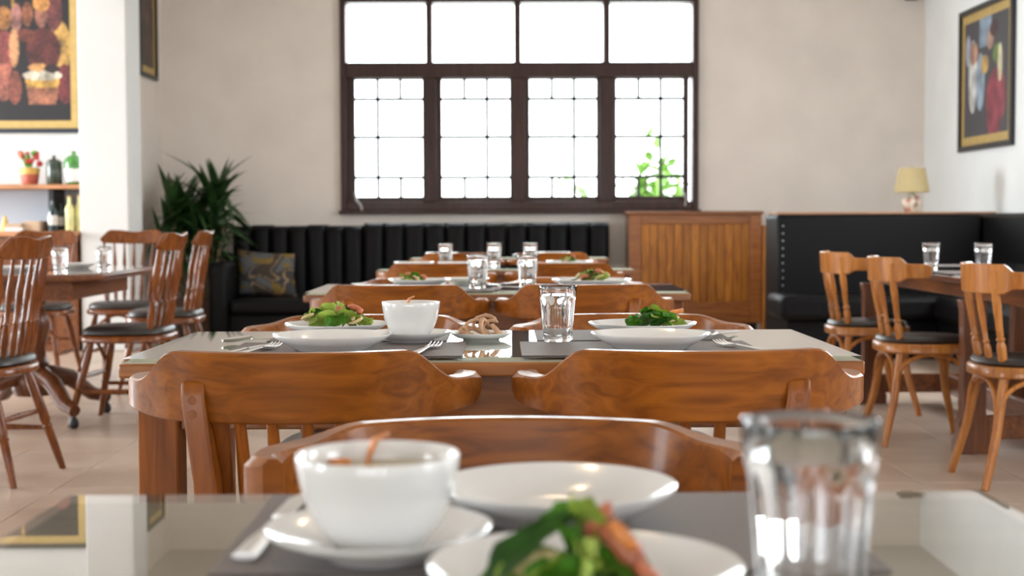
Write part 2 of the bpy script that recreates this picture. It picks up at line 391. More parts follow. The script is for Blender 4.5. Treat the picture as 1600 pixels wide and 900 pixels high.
tb('casement_stay', 'cable', win, [(WX(556), -0.06, WZ(300)), (WX(558), -0.075, WZ(312)), (WX(565), -0.08, WZ(320)), (WX(567), -0.065, WZ(329))], 0.012, 8)
tb('casement_stay', 'cable', win, [(WX(1068), -0.06, WZ(302)), (WX(1070), -0.075, WZ(312)), (WX(1069), -0.065, WZ(323))], 0.010, 8)

# garden branches outside the window
def leaf_mesh(name, L, Wd, droop, mat, seg=5):
    me = bpy.data.meshes.new(name); vs = []; fs = []
    for i in range(seg + 1):
        t = i / seg; wdt = Wd * math.sin(PI * min(1, 0.12 + 0.88 * t) ** 0.8) * 0.5 if i < seg else 0.001
        x = L * t; z = -droop * L * t * t
        vs += [(x, -wdt, z + wdt * 0.35), (x, 0, z), (x, wdt, z + wdt * 0.35)]
    for i in range(seg):
        a = i * 3; fs += [(a, a + 1, a + 4, a + 3), (a + 1, a + 2, a + 5, a + 4)]
    me.from_pydata(vs, [], fs); me.materials.append(M[mat]); me.shade_smooth()
    return me
gl = [leaf_mesh('leaf', 0.20, 0.09, 0.3, 'outleaf'), leaf_mesh('leaf', 0.26, 0.10, 0.5, 'outleaf')]
def shrub(label, base, tips, n):
    t = thing('garden_shrub', label, 'shrub', base)
    for tip in tips:
        tip = Vector(tip) - Vector(base)
        mid = tip * 0.5 + Vector((random.uniform(-.1, .1), 0.1, 0.1))
        tb('branch', 'cane', t, [(0, 0, 0), mid, tip], [0.02, 0.012, 0.005], 6)
        for k in range(n):
            f = random.uniform(0.5, 1.05); p = mid.lerp(tip, max(0, f * 2 - 1))
            o = bpy.data.objects.new('leaf', random.choice(gl)); COL.objects.link(o); o.parent = t
            o.location = p + Vector([random.gauss(0, 0.05) for _ in range(3)])
            o.rotation_euler = (random.uniform(-.6, .6), random.uniform(-1, .8), random.uniform(0, 6.28))
    return t
YO = 14.6
def op(px, py): return at(px, py, YO + random.uniform(-.2, .2))
shrub('pale green leafy shrub seen through the lower panes of the window', (AX(1015, YO), YO, -0.13),
      [op(1017, 225), op(1042, 215), op(1008, 255), op(1030, 250), op(1050, 270), op(985, 272), op(1058, 292), op(1010, 285)], 13)
shrub('low green shrub behind the third casement of the window', (AX(885, YO), YO, -0.13), [op(875, 292), op(900, 284), op(908, 300)], 9)

# ------------------------------------------------------------------ tables with glass tops
TZ = 0.75
def table(label, cx, y0, y1, wd, inlay='inlay'):
    t = thing('dining_table', label, 'table', (cx, y0, 0), 0, 'glass-topped tables in the middle row')
    h = wd / 2; d = y1 - y0
    bx('glass_top', 'glass_top', t, -h, h, 0, d, TZ - 0.006, TZ, 0.0015)
    bx('table_top', 'table', t, -h - 0.004, h + 0.004, -0.004, d + 0.004, TZ - 0.034, TZ - 0.009, 0.004)
    bx('top_inlay', inlay, t, -h + 0.004, h - 0.004, 0.004, d - 0.004, TZ - 0.0088, TZ - 0.0065, 0)
    i = 0.035; lw = 0.072
    for sx in (-1, 1):
        for (ya, yb) in ((i, i + lw), (d - i - lw, d - i)):
            bx('leg', 'table_z', t, sx * (h - 0.018), sx * (h - 0.018 - lw), ya, yb, 0, TZ - 0.0345, 0.004)
    for ya in (i + 0.02, d - i - 0.045):
        bx('apron', 'table', t, -h + lw + 0.018, h - lw - 0.018, ya, ya + 0.025, TZ - 0.034 - 0.10, TZ - 0.0345, 0.003)
    for sx in (-1, 1):
        bx('apron', 'table', t, sx * (h - 0.04), sx * (h - 0.065), i + lw, d - i - lw, TZ - 0.034 - 0.10, TZ - 0.0345, 0.003)
    return t
T1Y = (0.56, 1.246); T2Y = (2.494, 3.11); T3Y = (4.81, 5.45); T4Y = (7.12, 7.78); T5Y = (9.35, 9.98)
table('small square glass-topped table in the foreground, holding soup bowl and salad', 0.0215, *T1Y, 0.808, 'inlay_tan')
table('glass-topped four-seat table in sharp focus, second from the camera', -0.017, *T2Y, 1.305)
table('glass-topped four-seat table third from the camera', -0.015, *T3Y, 1.305)
table('glass-topped four-seat table fourth from the camera', 0.02, *T4Y, 1.29)
table('glass-topped four-seat table farthest back, in front of the black sofa', 0.05, *T5Y, 1.30)

# ------------------------------------------------------------------ captain's chairs: U-shaped arm rail; the sitter faces +y
def captain(label, crest, outer, za=0.734, zb=0.674):
    """outer: side (-1/+1) whose rear post is bolted on the outside of the rail"""
    t = thing('captain_chair', label, 'chair', (0, 0, 0), 0, 'captain chairs of the middle row')
    A, B = 0.2775, 0.205
    def sm(a, b, x): x = min(1, max(0, (x - a) / (b - a))); return x * x * (3 - 2 * x)
    loops = []; N = 56
    for k in range(N + 1):
        u = -1 + 2 * k / N
        ang = u * R(97)
        x = A * math.sin(ang); y = -B * math.cos(ang)
        if abs(u) > 0.93: x *= 1 - 0.05 * (abs(u) - 0.93) / 0.07
        tx, ty = A * math.cos(ang), B * math.sin(ang); l = math.hypot(tx, ty); nx, ny = ty / l, -tx / l   # outward
        ax = abs(x)
        up_ = 1 - sm(0.170, 0.250, ax) if abs(u) < 0.8 else 0
        zt = za + (crest - za) * up_
        th = 0.014 + 0.007 * sm(0.20, 0.265, ax)
        zlo = zb + 0.010 * sm(0.2, 0.27, ax) + (0.016 if zb > 0.66 else 0.006) * sm(0.75, 1.0, abs(u))
        endf = 1 - 0.45 * sm(0.955, 1.0, abs(u)); th *= endf
        lean = 0.018 * up_
        lo = []
        H = zt - zlo; r = min(0.0032 + 0.008 * sm(0.72, 0.95, abs(u)), th * 0.6)
        prof = [(-th + r, 0), (th - r, 0), (th, r), (th + lean, H - r), (th - r + lean, H), (-th + r + lean, H), (-th + lean, H - r), (-th, r)]
        for o_, z_ in prof: lo.append((x + nx * o_, y + ny * o_, zlo + z_))
        loops.append(lo)
    bm = bmesh.new(); loft(bm, loops); obj('arm_rail', bm, 'chair', t, angle=32)
    # seat, cushion
    def ss(zz, sx, sy, n=28, yc=0.06):
        out = []
        for k in range(n):
            a = 2 * PI * k / n; c, s_ = math.cos(a), math.sin(a)
            out.append((sx * math.copysign(abs(c) ** 0.55, c), yc + sy * math.copysign(abs(s_) ** 0.55, s_), zz))
        return out
    bm = bmesh.new(); loft(bm, [ss(0.405, 0.205, 0.19), ss(0.41, 0.215, 0.2), ss(0.43, 0.215, 0.2), ss(0.436, 0.208, 0.194)]); obj('seat', bm, 'chair', t, angle=50)
    bm = bmesh.new(); loft(bm, [ss(0.4365, 0.19, 0.175), ss(0.445, 0.2, 0.185), ss(0.46, 0.198, 0.183), ss(0.47, 0.18, 0.165), ss(0.474, 0.12, 0.11)]); obj('cushion', bm, 'seat', t, angle=60)
    for sx in (-1, 1):
        # rear post: flat board from floor up to the rail
        outside = (sx == outer)
        yt = -0.196 if outside else -0.150
        x0 = sx * 0.150 if outside else sx * 0.172
        zt = min(0.742, crest - 0.025) if outside else zb
        bm = bmesh.new(); lp = []
        for z, xo, yo, dw in ((0.0, 0.015, -0.03, 0.035), (0.40, 0.024, 0.01, 0.045), (0.58, 0.017, 0.0, 0.045), (zt - 0.025, 0, 0, 0.040), (zt - 0.006, 0, 0.004, 0.034), (zt, 0, 0.010, 0.022)):
            cx = x0 - sx * xo; hw = 0.0185; ya = yt + yo - (0.0 if outside else 0.012)
            back = ya - 0.016
            fr = back + 2 * dw if (z < 0.66 or not outside) else min(back + 2 * dw, yt + 0.011)
            lp.append([(cx - hw, back, z), (cx + hw, back, z), (cx + hw, fr, z), (cx - hw, fr, z)])
        loft(bm, lp); p = obj('rear_post', bm, 'chair_z', t, 0.005, angle=50)
        if outside:
            for z in (min(0.712, crest - 0.05), min(0.690, crest - 0.072), 0.545, 0.525):
                bm = bmesh.new(); tube(bm, [(x0 - sx * (0.0 if z > 0.65 else 0.02), yt - 0.0155, z), (x0 - sx * (0.0 if z > 0.65 else 0.02), yt - 0.0165, z)], [0.0075, 0.0068], 12); obj('wood_plug', bm, 'chair_z', p)
        # front legs and arm supports
        tb('front_leg', 'chair_z', t, [(sx * 0.165, 0.20, 0.41), (sx * 0.185, 0.215, 0.2), (sx * 0.2, 0.225, 0.0)], [0.02, 0.018, 0.014], 12)
        bm = bmesh.new(); lp = []
        for z, yy in ((0.43, -0.115), (0.56, -0.145), (zb + 0.010, -0.172)):
            lp.append([(sx * 0.122 - 0.022, yy - 0.008, z), (sx * 0.122 + 0.022, yy - 0.008, z), (sx * 0.122 + 0.022, yy + 0.008, z), (sx * 0.122 - 0.022, yy + 0.008, z)])
        loft(bm, lp); obj('back_slat', bm, 'chair_z', t, 0.003)
        tb('stretcher', 'chair_z', t, [(sx * 0.150, -0.17, 0.2), (sx * 0.183, 0.21, 0.2)], 0.011, 10)
    for x in (-0.072, -0.025, 0.025, 0.072):
        tb('spindle', 'chair_z', t, [(x, -0.12, 0.43), (x * 1.05, -0.165, 0.56), (x * 1.1, -B * math.cos(math.asin(x * 1.1 / A)), zb + 0.010)], [0.009, 0.012, 0.009], 10)
    tb('stretcher', 'chair_z', t, [(-0.17, 0.02, 0.2), (0.17, 0.02, 0.2)], 0.011, 10)
    return t
capL = captain('', 0.787, -1); capR = captain('', 0.787, 1); capF = captain('', 0.750, -1); capN = captain('', 0.738, -1, 0.726, 0.650)
used = set()
def place_cap(proto, x, yend, face, label):
    rz = 0 if face > 0 else PI
    if id(proto) not in used:
        used.add(id(proto)); o = proto; o.location = (x, yend, 0); o.rotation_euler = (0, 0, rz); o['label'] = label; return o
    return dup(proto, (x, yend, 0), rz, label)
rows = [(T2Y, 'in-focus second table', -0.333, 0.315, -0.335, 0.315, 2.42, 3.44), (T3Y, 'third table', -0.339, 0.274, -0.33, 0.29, 4.73, 5.80),
        (T4Y, 'fourth table', -0.32, 0.31, -0.31, 0.33, 7.04, 8.10), (T5Y, 'farthest glass-topped table', -0.28, 0.33, -0.29, 0.31, 9.27, 10.3)]
place_cap(capN, 0.006, 1.60, -1, 'brown captain chair facing the camera across the small foreground table')
for (_, nm, xl, xr, fl, frr, yn, yf) in rows:
    place_cap(capL, xl, yn, 1, f'captain chair with its back to the camera, left seat of the {nm}')
    place_cap(capR, xr, yn, 1, f'captain chair with its back to the camera, right seat of the {nm}')
    place_cap(capF, fl, yf, -1, f'captain chair facing the camera on the far left of the {nm}')
    place_cap(capF, frr, yf, -1, f'captain chair facing the camera on the far right of the {nm}')

# ------------------------------------------------------------------ Windsor chairs on the left; the sitter faces +y
def turned(p0, p1, rs):
    p0, p1 = Vector(p0), Vector(p1); return [p0.lerp(p1, f) for f, _ in rs], [r for _, r in rs]
SP = [(0, .0075), (.1, .010), (.2, .0135), (.3, .0125), (.38, .009), (.40, .0125), (.42, .009), (.55, .0105), (.68, .013), (.8, .010), (.9, .0075), (1, .0065)]
def windsor(label):
    t = thing('windsor_chair', label, 'chair', (0, 0, 0), 0, 'spindle-back chairs at the pedestal table')
    def seatloop(z, s, yc=0.0):
        return [(s * 0.225 * math.copysign(abs(math.cos(a)) ** .6, math.cos(a)), yc + s * 0.215 * math.copysign(abs(math.sin(a)) ** .6, math.sin(a)), z) for a in [2 * PI * k / 28 for k in range(28)]]
    bm = bmesh.new(); loft(bm, [seatloop(.405, .94), seatloop(.413, 1), seatloop(.433, 1), seatloop(.44, .97)]); obj('seat', bm, 'windsor', t, angle=50)
    bm = bmesh.new(); loft(bm, [seatloop(.4405, .88), seatloop(.45, .95), seatloop(.468, .94), seatloop(.48, .85), seatloop(.484, .5)]); obj('cushion', bm, 'seat', t, angle=60)
    # crest board, curved in plan with a wavy top
    N = 28; loops = []
    for k in range(N + 1):
        u = -1 + 2 * k / N; x = 0.215 * u; y = -0.245 + 0.040 * u * u
        top = 0.940 - 0.014 * math.exp(-(u / 0.33) ** 2) - 0.055 * max(0, (abs(u) - 0.72) / 0.28) ** 1.3
        bot = 0.848 + 0.006 * u * u
        if abs(u) > 0.9: bot += 0.02 * (abs(u) - 0.9) / 0.1
        th = 0.0115
        loops.append([(x, y - th, bot), (x, y + th, bot), (x, y + th - .018, top), (x, y - th - .018, top)])
    bm = bmesh.new(); loft(bm, loops); obj('crest_rail', bm, 'windsor', t, 0.004, angle=50)
    for k in range(7):
        u = -1 + 2 * k / 6; xs = 0.155 * u; xt = 0.192 * u
        yt = -0.245 + 0.040 * (xt / .215) ** 2
        f = 1.35 if k in (0, 6) else 1.0
        pts, rr = turned((xs, -0.175 + 0.03 * u * u, 0.435), (xt, yt, 0.86), [(a, b * f) for a, b in SP])
        tb('back_post' if f > 1 else 'spindle', 'windsor', t, pts, rr, 12)
    LG = [(0, .013), (.15, .019), (.5, .021), (.55, .017), (.57, .022), (.59, .017), (.8, .017), (1, .013)]
    ft = []
    for sx in (-1, 1):
        for sy in (-1, 1):
            a, b = (sx * 0.15, sy * 0.14, 0.41), (sx * 0.215, sy * 0.235 - (0.02 if sy < 0 else 0), 0.0)
            pts, rr = turned(a, b, LG); tb('leg', 'windsor', t, pts, rr, 12)
    def lp(sx, sy, z): f = (0.41 - z) / 0.41; return Vector((sx * (0.15 + 0.065 * f), sy * (0.14 + 0.095 * f), z))
    for sx in (-1, 1): tb('stretcher', 'windsor', t, [lp(sx, -1, .17), (lp(sx, -1, .17) + lp(sx, 1, .17)) / 2, lp(sx, 1, .17)], [.009, .014, .009], 10)
    for sy in (-1, 1):
        z = .24; a, b = lp(-1, sy, z), lp(1, sy, z)
        tb('stretcher', 'windsor', t, [a, (a + b) / 2, b], [.008, .013, .008], 10)
    # bentwood brace under the seat
    tb('hoop_brace', 'windsor', t, [(-0.19 + 0.38 * k / 12, 0.19 - 0.0 * k, 0.27 + 0.135 * math.sin(PI * k / 12)) for k in range(13)], .009, 8)
    return t
wc = windsor('spindle-back chair with wavy crest rail at the left edge of the picture')
wc.location = (-2.05, 5.52, 0); wc.rotation_euler = (0, 0, R(83))
dup(wc, (-1.845, 7.05, 0), R(86), 'spindle-back chair seen side-on, black seat pushed under the pedestal table')
dup(wc, (-1.97, 8.35, 0), R(90), 'spindle-back chair side-on behind another, nearest the potted plant')
dup(wc, (-2.42, 9.15, 0), R(180), 'spindle-back chair facing the camera in front of the white pillar')
dup(wc, (-2.95, 9.0, 0), R(180), 'spindle-back chair facing the camera in front of the counter with bottles')

# pedestal table on the left
pt = thing('pedestal_table', 'dark wood pedestal table with turned column and clipped corners', 'table', (-2.42, 7.27, 0))
def clip(hx, hy, c, z): return [(-hx + c, -hy, z), (hx - c, -hy, z), (hx, -hy + c, z), (hx, hy - c, z), (hx - c, hy, z), (-hx + c, hy, z), (-hx, hy - c, z), (-hx, -hy + c, z)]
bm = bmesh.new(); loft(bm, [clip(.54, .68, .10, .715), clip(.55, .69, .10, .722), clip(.55, .69, .10, .742), clip(.545, .685, .10, .7455)]); obj('table_top', bm, 'dark_table', pt, 0.003)
bm = bmesh.new(); loft(bm, [clip(.51, .65, .095, .746), clip(.51, .65, .095, .75)]); obj('glass_top', bm, 'glass_top', pt)
bx('apron', 'dark_table', pt, -.38, .38, -.5, .5, .62, .715, 0.006)
for py_ in (-0.18,):
    la('column', 'dark_table_z', pt, [(0, .13), (.09, .13), (.105, .16), (.11, .21), (.085, .25), (.065, .27), (.08, .29), (.065, .31), (.06, .36), (.075, .43), (.085, .48), (.07, .54), (.05, .57), (.07, .585), (.05, .60), (.08, .62), (0, .62)], 28, (0.08, py_, 0))
    for a in (45, 135, 225, 315):
        d = Vector((math.cos(R(a)), math.sin(R(a)), 0)); c = Vector((0.08, py_, 0))
        f = tb('foot', 'dark_table_z', pt, [c + d * .05 + Vector((0, 0, .24)), c + d * .2 + Vector((0, 0, .20)), c + d * .32 + Vector((0, 0, .11)), c + d * .41 + Vector((0, 0, .085))], [.045, .045, .036, .03], 12)
        cp = c + d * .40
        la('caster', 'black', f, [(0, 0), (.014, .001), (.022, .012), (.024, .026), (.02, .042), (.012, .052), (.01, .06), (0, .06)], 14, cp)

# ------------------------------------------------------------------ honey-wood chairs on the right; the sitter faces +y
def bentwood(label):
    t = thing('bentwood_chair', label, 'chair', (0, 0, 0), 0, 'honey-wood chairs at the trestle table')
    n = 32
    def sl(z, s): return [(s * 0.205 * math.copysign(abs(math.cos(a)) ** .75, math.cos(a)), s * 0.205 * math.copysign(abs(math.sin(a)) ** .75, math.sin(a)), z) for a in [2 * PI * k / n for k in range(n)]]
    bm = bmesh.new(); loft(bm, [sl(.405, .96), sl(.41, 1), sl(.44, 1), sl(.447, .97)]); obj('seat', bm, 'bent', t, angle=50)
    bm = bmesh.new(); loft(bm, [sl(.4475, .9), sl(.458, .94), sl(.472, .9), sl(.478, .6)]); obj('cushion', bm, 'seat', t, angle=60)
    loops = []; N = 40
    for k in range(N + 1):
        u = -1 + 2 * k / N; a = u * R(98); x = 0.225 * math.sin(a); y = -0.05 - 0.17 * math.cos(a)
        up_ = 1 if abs(u) < .55 else max(0, 1 - (abs(u) - .55) / .12)
        up_ = up_ * up_ * (3 - 2 * up_)
        zt = .798 + .028 * up_; zl = .735 - .018 * up_
        if abs(u) > .92: q = (abs(u) - .92) / .08; zt -= .012 * q; zl += .012 * q
        nx, ny = math.sin(a), -math.cos(a); th = .011
        loops.append([(x + nx * o_, y + ny * o_, z_) for o_, z_ in ((-th, zl), (th, zl), (th + .006, zt), (-th + .006, zt))])
    bm = bmesh.new(); loft(bm, loops); obj('back_rail', bm, 'bent', t, .004, angle=50)
    for f, thick in ((-46, 1), (-17, 0), (17, 0), (46, 1)):
        a = R(f); xt, yt = 0.225 * math.sin(a), -0.05 - 0.17 * math.cos(a); xs, ys = .175 * math.sin(a * 1.05), -.155 * math.cos(a * .9)
        rs = [(0, .011), (.12, .017), (.25, .018), (.30, .012), (.32, .018), (.34, .012), (.5, .014), (.7, .0165), (.9, .013), (1, .011)]
        if not thick: rs = [(p, r * .75) for p, r in rs]
        if thick: yt -= .016; pts, rr = turned((xs, ys - .012, .43), (xt * 1.02, yt, .80), rs)
        else: pts, rr = turned((xs, ys, .43), (xt, yt, .76), rs)
        tb('back_post' if thick else 'spindle', 'bent', t, pts, rr, 12)
    for sx in (-1, 1):
        for sy in (-1, 1):
            tb('leg', 'bent', t, [(sx * .14, sy * .13, .41), (sx * .165, sy * .165, .2), (sx * .195, sy * .215, 0)], [.019, .018, .0145], 12)
    for q in range(4):
        a = q * PI / 2; m = Matrix.Rotation(a, 3, 'Z')
        pts = [m @ Vector((0.155 * math.cos(PI * k / 14), -0.163, 0.245 + 0.155 * math.sin(PI * k / 14) ** .7)) for k in range(15)]
        tb('hoop_brace', 'bent', t, pts, .010, 8)
    return t
bc = bentwood('honey-wood spindle chair at the right edge, closest to the camera in its row')
bc.location = (1.975, 5.33, 0); bc.rotation_euler = (0, 0, R(-90))
dup(bc, (1.875, 6.33, 0), R(-90), 'honey-wood spindle chair in the middle of the three by the black booth')
dup(bc, (1.88, 7.30, 0), R(-88), 'honey-wood spindle chair farthest along its row, just past the glass table corner')

rtb = thing('trestle_table', 'long dark wood table on slab legs in front of the black booth', 'table', (2.39, 6.6, 0))
bx('table_top', 'dark_table', rtb, -.43, .43, -1.5, 1.16, .715, .745, .006)
bx('glass_top', 'glass_top', rtb, -.42, .42, -1.49, 1.15, .7455, .75, .001)
for sx in (-1, 1): bx('apron', 'dark_table', rtb, sx * .38, sx * .355, -1.4, 1.06, .65, .715, .003)
for yy in (-.62, 1.02):
    for sx in (-1, 1):
        bm = bmesh.new(); lp = []
        for z, hw in ((0, .075), (.05, .075), (.09, .06), (.13, .066), (.17, .05), (.4, .047), (.6, .05), (.65, .06)):
            lp.append([(sx * .40 - hw, yy - .035, z), (sx * .40 + hw, yy - .035, z), (sx * .40 + hw, yy + .035, z), (sx * .40 - hw, yy + .035, z)])
        loft(bm, lp); obj('leg', bm, 'dark_table_z', rtb, .004)
    bx('stretcher', 'dark_table', rtb, -.34, .34, yy - .02, yy + .02, .06, .16, .004)
bx('stretcher', 'dark_table', rtb, -.02, .02, -.6, 1.0, .06, .16, .004)

# ------------------------------------------------------------------ black channel-back sofa
sf = thing('channel_sofa', 'long black leather sofa with vertical channel back under the window', 'sofa', (0, 0, 0))
SY0, SY1 = 12.5, 12.84
def channel(x0, x1, z0, z1):
    c, h = (x0 + x1) / 2, (x1 - x0) / 2; loops = []
    for z, s, yo in ((z0, 1, 0), (z1 - .06, 1, 0), (z1 - .03, .97, .012), (z1 - .01, .86, .035), (z1, .6, .07)):
        l = []
        for k in range(9):
            a = PI * k / 8; l.append((c - h * (0.97 + .03 * s) * math.cos(a), SY0 + .05 + yo - .06 * s * math.sin(a) ** .8, z))
        l += [(c + h, SY1 - .02, z), (c - h, SY1 - .02, z)]
        loops.append(l)
    bm = bmesh.new(); loft(bm, loops); obj('channel', bm, 'leather', sf, angle=60)
xa, xb, xc = AX(362, 12.5), AX(565, 12.5), AX(953, 12.5)
for k in range(7): channel(xa + (xb - xa) * k / 7 + .002, xa + (xb - xa) * (k + 1) / 7 - .002, .30, .955 + .006 * math.sin(k * 2))
for k in range(12): channel(xb + .01 + (xc - xb - .01) * k / 12 + .002, xb + .01 + (xc - xb - .01) * (k + 1) / 12 - .002, .30, .975)
bx('base', 'leather', sf, xa, xc, 11.85, SY1 - .02, .05, .22, .02)
for a, b in ((xa + .1, xb), (xb, (xb + xc) / 2), ((xb + xc) / 2, xc)):
    bx('seat_cushion', 'leather', sf, a + .004, b - .004, 11.78, SY0 + .02, .222, .345, .035)
bx('armrest', 'leather', sf, xa - .06, xa + .095, 11.75, SY1 - .05, .05, .655, .04)

def noisec(u, v, s): return noise.noise(Vector((u * s, v * s, 3.1)))
def cush_col(u, v):
    n1 = noisec(u, v, 3.2); n2 = noisec(u + 7, v, 4.5)
    base = srgb(62, 52, 42)
    if n1 > .12: base = srgb(88, 90, 92)
    if n2 > .30: base = srgb(122, 98, 34)
    if n2 < -.3: base = srgb(52, 55, 62)
    if abs(n1 + .05) < .035: base = srgb(142, 120, 92)
    return base
cu = thing('throw_pillow', 'patterned cushion in grey and mustard leaning on the black sofa', 'cushion', tuple(at(417, 428, 12.27)))
cu.rotation_euler = (R(-12), R(4), 0)
def cpos(sgn):
    def f(u, v):
        x, z = (u - .5) * .50, (v - .5) * .38
        e = max(0, (1 - (2 * u - 1) ** 4)) ** .5 * max(0, (1 - (2 * v - 1) ** 4)) ** .5
        pinch = 1 - .06 * (1 - abs(2 * v - 1)) ; px_ = 1 - .05 * (1 - abs(2 * u - 1))
        return (x * pinch + z * -.14, sgn * .075 * e, z * px_)
    return f
grid_paint('front_cover', cu, 'cushion', 44, 36, cpos(-1), cush_col)
grid_paint('back_cover', cu, 'cushion', 20, 16, cpos(1), cush_col)

# ------------------------------------------------------------------ panelled wooden counter
pc = thing('panelled_cabinet', 'orange-brown cabinet with vertical boards below the window, right of the sofa', 'cabinet', (0, 0, 0))
PY = 12.38
px0, px1 = AX(983, PY), AX(1190, PY); pz1 = AZ(330, PY, 1090)
bx('plinth', 'black', pc, px0 + .03, px1 - .03, PY + .05, 12.84, 0, .09, .004)
bx('body', 'panel_frame', pc, px0 + .01, px1 - .01, PY + .025, 12.84, .09, pz1 - .03, .004)
bx('top', 'panel_frame', pc, px0 - .015, px1 + .015, PY - .02, 12.86, pz1 - .03, pz1, .006)
sx0, sx1 = AX(1002, PY), AX(1172, PY); bz, tz = AZ(472, PY, 1090), AZ(350, PY, 1090)
bx('stile', 'panel_frame', pc, px0, sx0, PY, PY + .024, .09, pz1 - .031, .004); bx('stile', 'panel_frame', pc, sx1, px1, PY, PY + .024, .09, pz1 - .031, .004)
bx('rail', 'panel_frame', pc, sx0 + .001, sx1 - .001, PY, PY + .024, tz, pz1 - .031, .004); bx('rail', 'panel_frame', pc, sx0 + .001, sx1 - .001, PY, PY + .024, .09, bz, .004)
nb = 13
for k in range(nb):
    a = sx0 + (sx1 - sx0) * k / nb; b = sx0 + (sx1 - sx0) * (k + 1) / nb
    bx('board', 'panel', pc, a + .003, b - .003, PY + .008 + .003 * (k % 2), PY + .0245, bz + .001, tz - .001, .004)
tb('corner_post', 'panel', pc, [(px1 + .03, PY + .03, 0), (px1 + .03, PY + .03, .6), (px1 + .03, PY + .03, AZ(352, PY, 1190))], [.03, .028, .024], 12)

# ------------------------------------------------------------------ black booth
bt = thing('corner_booth', 'black leather corner booth with padded back along the right wall', 'booth seat', (0, 0, 0))
BX0 = AX(1214, 10.5)
bx('backrest', 'leather', bt, BX0, 3.56, 10.5, 10.98, .06, 1.03, .03)
bx('ledge', 'shelf', bt, BX0 + .03, 3.72, 10.68, 10.97, 1.031, 1.046, .003)
bx('backrest', 'leather', bt, 3.565, 3.80, 6.2, 10.98, .06, 1.032, .03)
bx('seat', 'leather', bt, BX0 - .08, 3.56, 9.93, 10.5, .28, .455, .045)
bx('seat', 'leather', bt, 3.02, 3.562, 6.2, 9.925, .28, .455, .045)
bx('base', 'leather', bt, BX0 - .02, 3.5, 10.0, 10.49, 0.0, .279, .01)
bx('base', 'leather', bt, 3.08, 3.5, 6.25, 9.99, 0.0, .279, .01)
for k in range(16):
    z = .12 + k * .055
    bm = bmesh.new(); tube(bm, [(BX0 + .045, 10.503, z), (BX0 + .045, 10.494, z)], [.007, .004], 8); obj('stud', bm, 'steel', bt)

# table lamp on the ledge
lp_ = thing('table_lamp', 'small table lamp with parchment shade and floral base on the booth ledge', 'lamp', (AX(1424, 10.85), 10.85, 1.0465))
la('shade', 'shade', lp_, [(.132, .152), (.134, .15), (.098, .335), (.095, .335), (.13, .154)], 40)
la('finial', 'brass', lp_, [(0, .15), (.006, .15), (.006, .31), (.012, .32), (.01, .34), (0, .35)], 12)
bm = bmesh.new(); lathe(bm, [(0, 0), (.05, 0), (.055, .008), (.058, .02), (.072, .05), (.074, .08), (.06, .11), (.03, .13), (.022, .14), (0, .142)], 40)
vb = obj('vase_base', bm, 'porcelain', lp_)
ca = vb.data.color_attributes.new('Col', 'FLOAT_COLOR', 'POINT')
for i, v in enumerate(vb.data.vertices):
    n = noise.noise(v.co * 28); n2 = noise.noise(v.co * 34 + Vector((5, 5, 5)))
    ca.data[i].color = (*(srgb(190, 120, 105) if n > .25 else srgb(120, 125, 90) if n2 > .3 else srgb(215, 205, 185)), 1)
la('socket', 'brass', lp_, [(0, .14), (.016, .14), (.018, .155), (.014, .17), (0, .17)], 14)

# wall speaker high in the corner
wsp = thing('wall_bracket', 'small dark bracket high in the corner above the lamp', 'bracket', (AX(1428, 12.75), 12.74, 0))
bx('arm', 'black', wsp, -.10, .09, -.02, .13, 2.985, 3.025, .008)
bx('wall_plate', 'black', wsp, -.06, .05, .13, .158, 2.96, 3.06, .004)

# ceiling globe lamps
def globe(label, x, y):
    t = thing('ceiling_lamp', label, 'lamp', (x, y, 0), 0, 'warm ceiling globe lamps')
    la('rose', 'brass', t, [(0, CEIL - .001), (.06, CEIL - .001), (.055, CEIL - .025), (.02, CEIL - .04), (0, CEIL - .04)], 20)
    la('globe', 'globe', t, [(0, CEIL - .20), (.05, CEIL - .185), (.078, CEIL - .13), (.078, CEIL - .105), (.05, CEIL - .05), (.02, CEIL - .04), (0, CEIL - .04)], 24)
gm, gt_, gb_ = nt('warm_lamp_globe'); gb_.inputs['Emission Color'].default_value = (1, .72, .42, 1); gb_.inputs['Emission Strength'].default_value = 18; M['globe'] = gm
globe('warm ceiling globe lamp above the in-focus table', -.25, 3.0)
globe('warm ceiling globe lamp above the third table', .2, 5.2)

# ------------------------------------------------------------------ pictures
def blob(u, v, cu_, cv_, ru, rv): return ((u - cu_) / ru) ** 2 + ((v - cv_) / rv) ** 2 < 1
def pic(name, label, origin, ax, nrm, W, H, fr, mt, colf, fmat='navy', n=(110, 110)):
    """origin: lower corner; ax: direction of the width; nrm: direction into the room"""
    t = thing(name, label, 'picture', origin)
    ax, nrm, upv = Vector(ax), Vector(nrm), Vector((0, 0, 1))
    def P(u, v, d): return ax * u + upv * v + nrm * d
    def slab(nm, mat, u0, u1, v0, v1, d0, d1, bev):
        bm = bmesh.new(); vs = box(bm, u0, u1, v0, v1, d0, d1)
        for q in vs: q.co = P(*q.co)
        return obj(nm, bm, mat, t, bev)
    slab('frame', fmat, 0, W, 0, fr, .002, .035, .004); slab('frame', fmat, 0, W, H - fr, H, .002, .035, .004)
    slab('frame', fmat, 0, fr, fr, H - fr, .002, .035, .004); slab('frame', fmat, W - fr, W, fr, H - fr, .002, .035, .004)
    slab('mat_board', 'gold', fr, W - fr, fr, H - fr, .002, .014, 0)
    q = fr + mt
    grid_paint('canvas', t, 'painting', n[0], n[1], lambda u, v: P(q + u * (W - 2 * q), q + v * (H - 2 * q), .0155), colf)
    return t
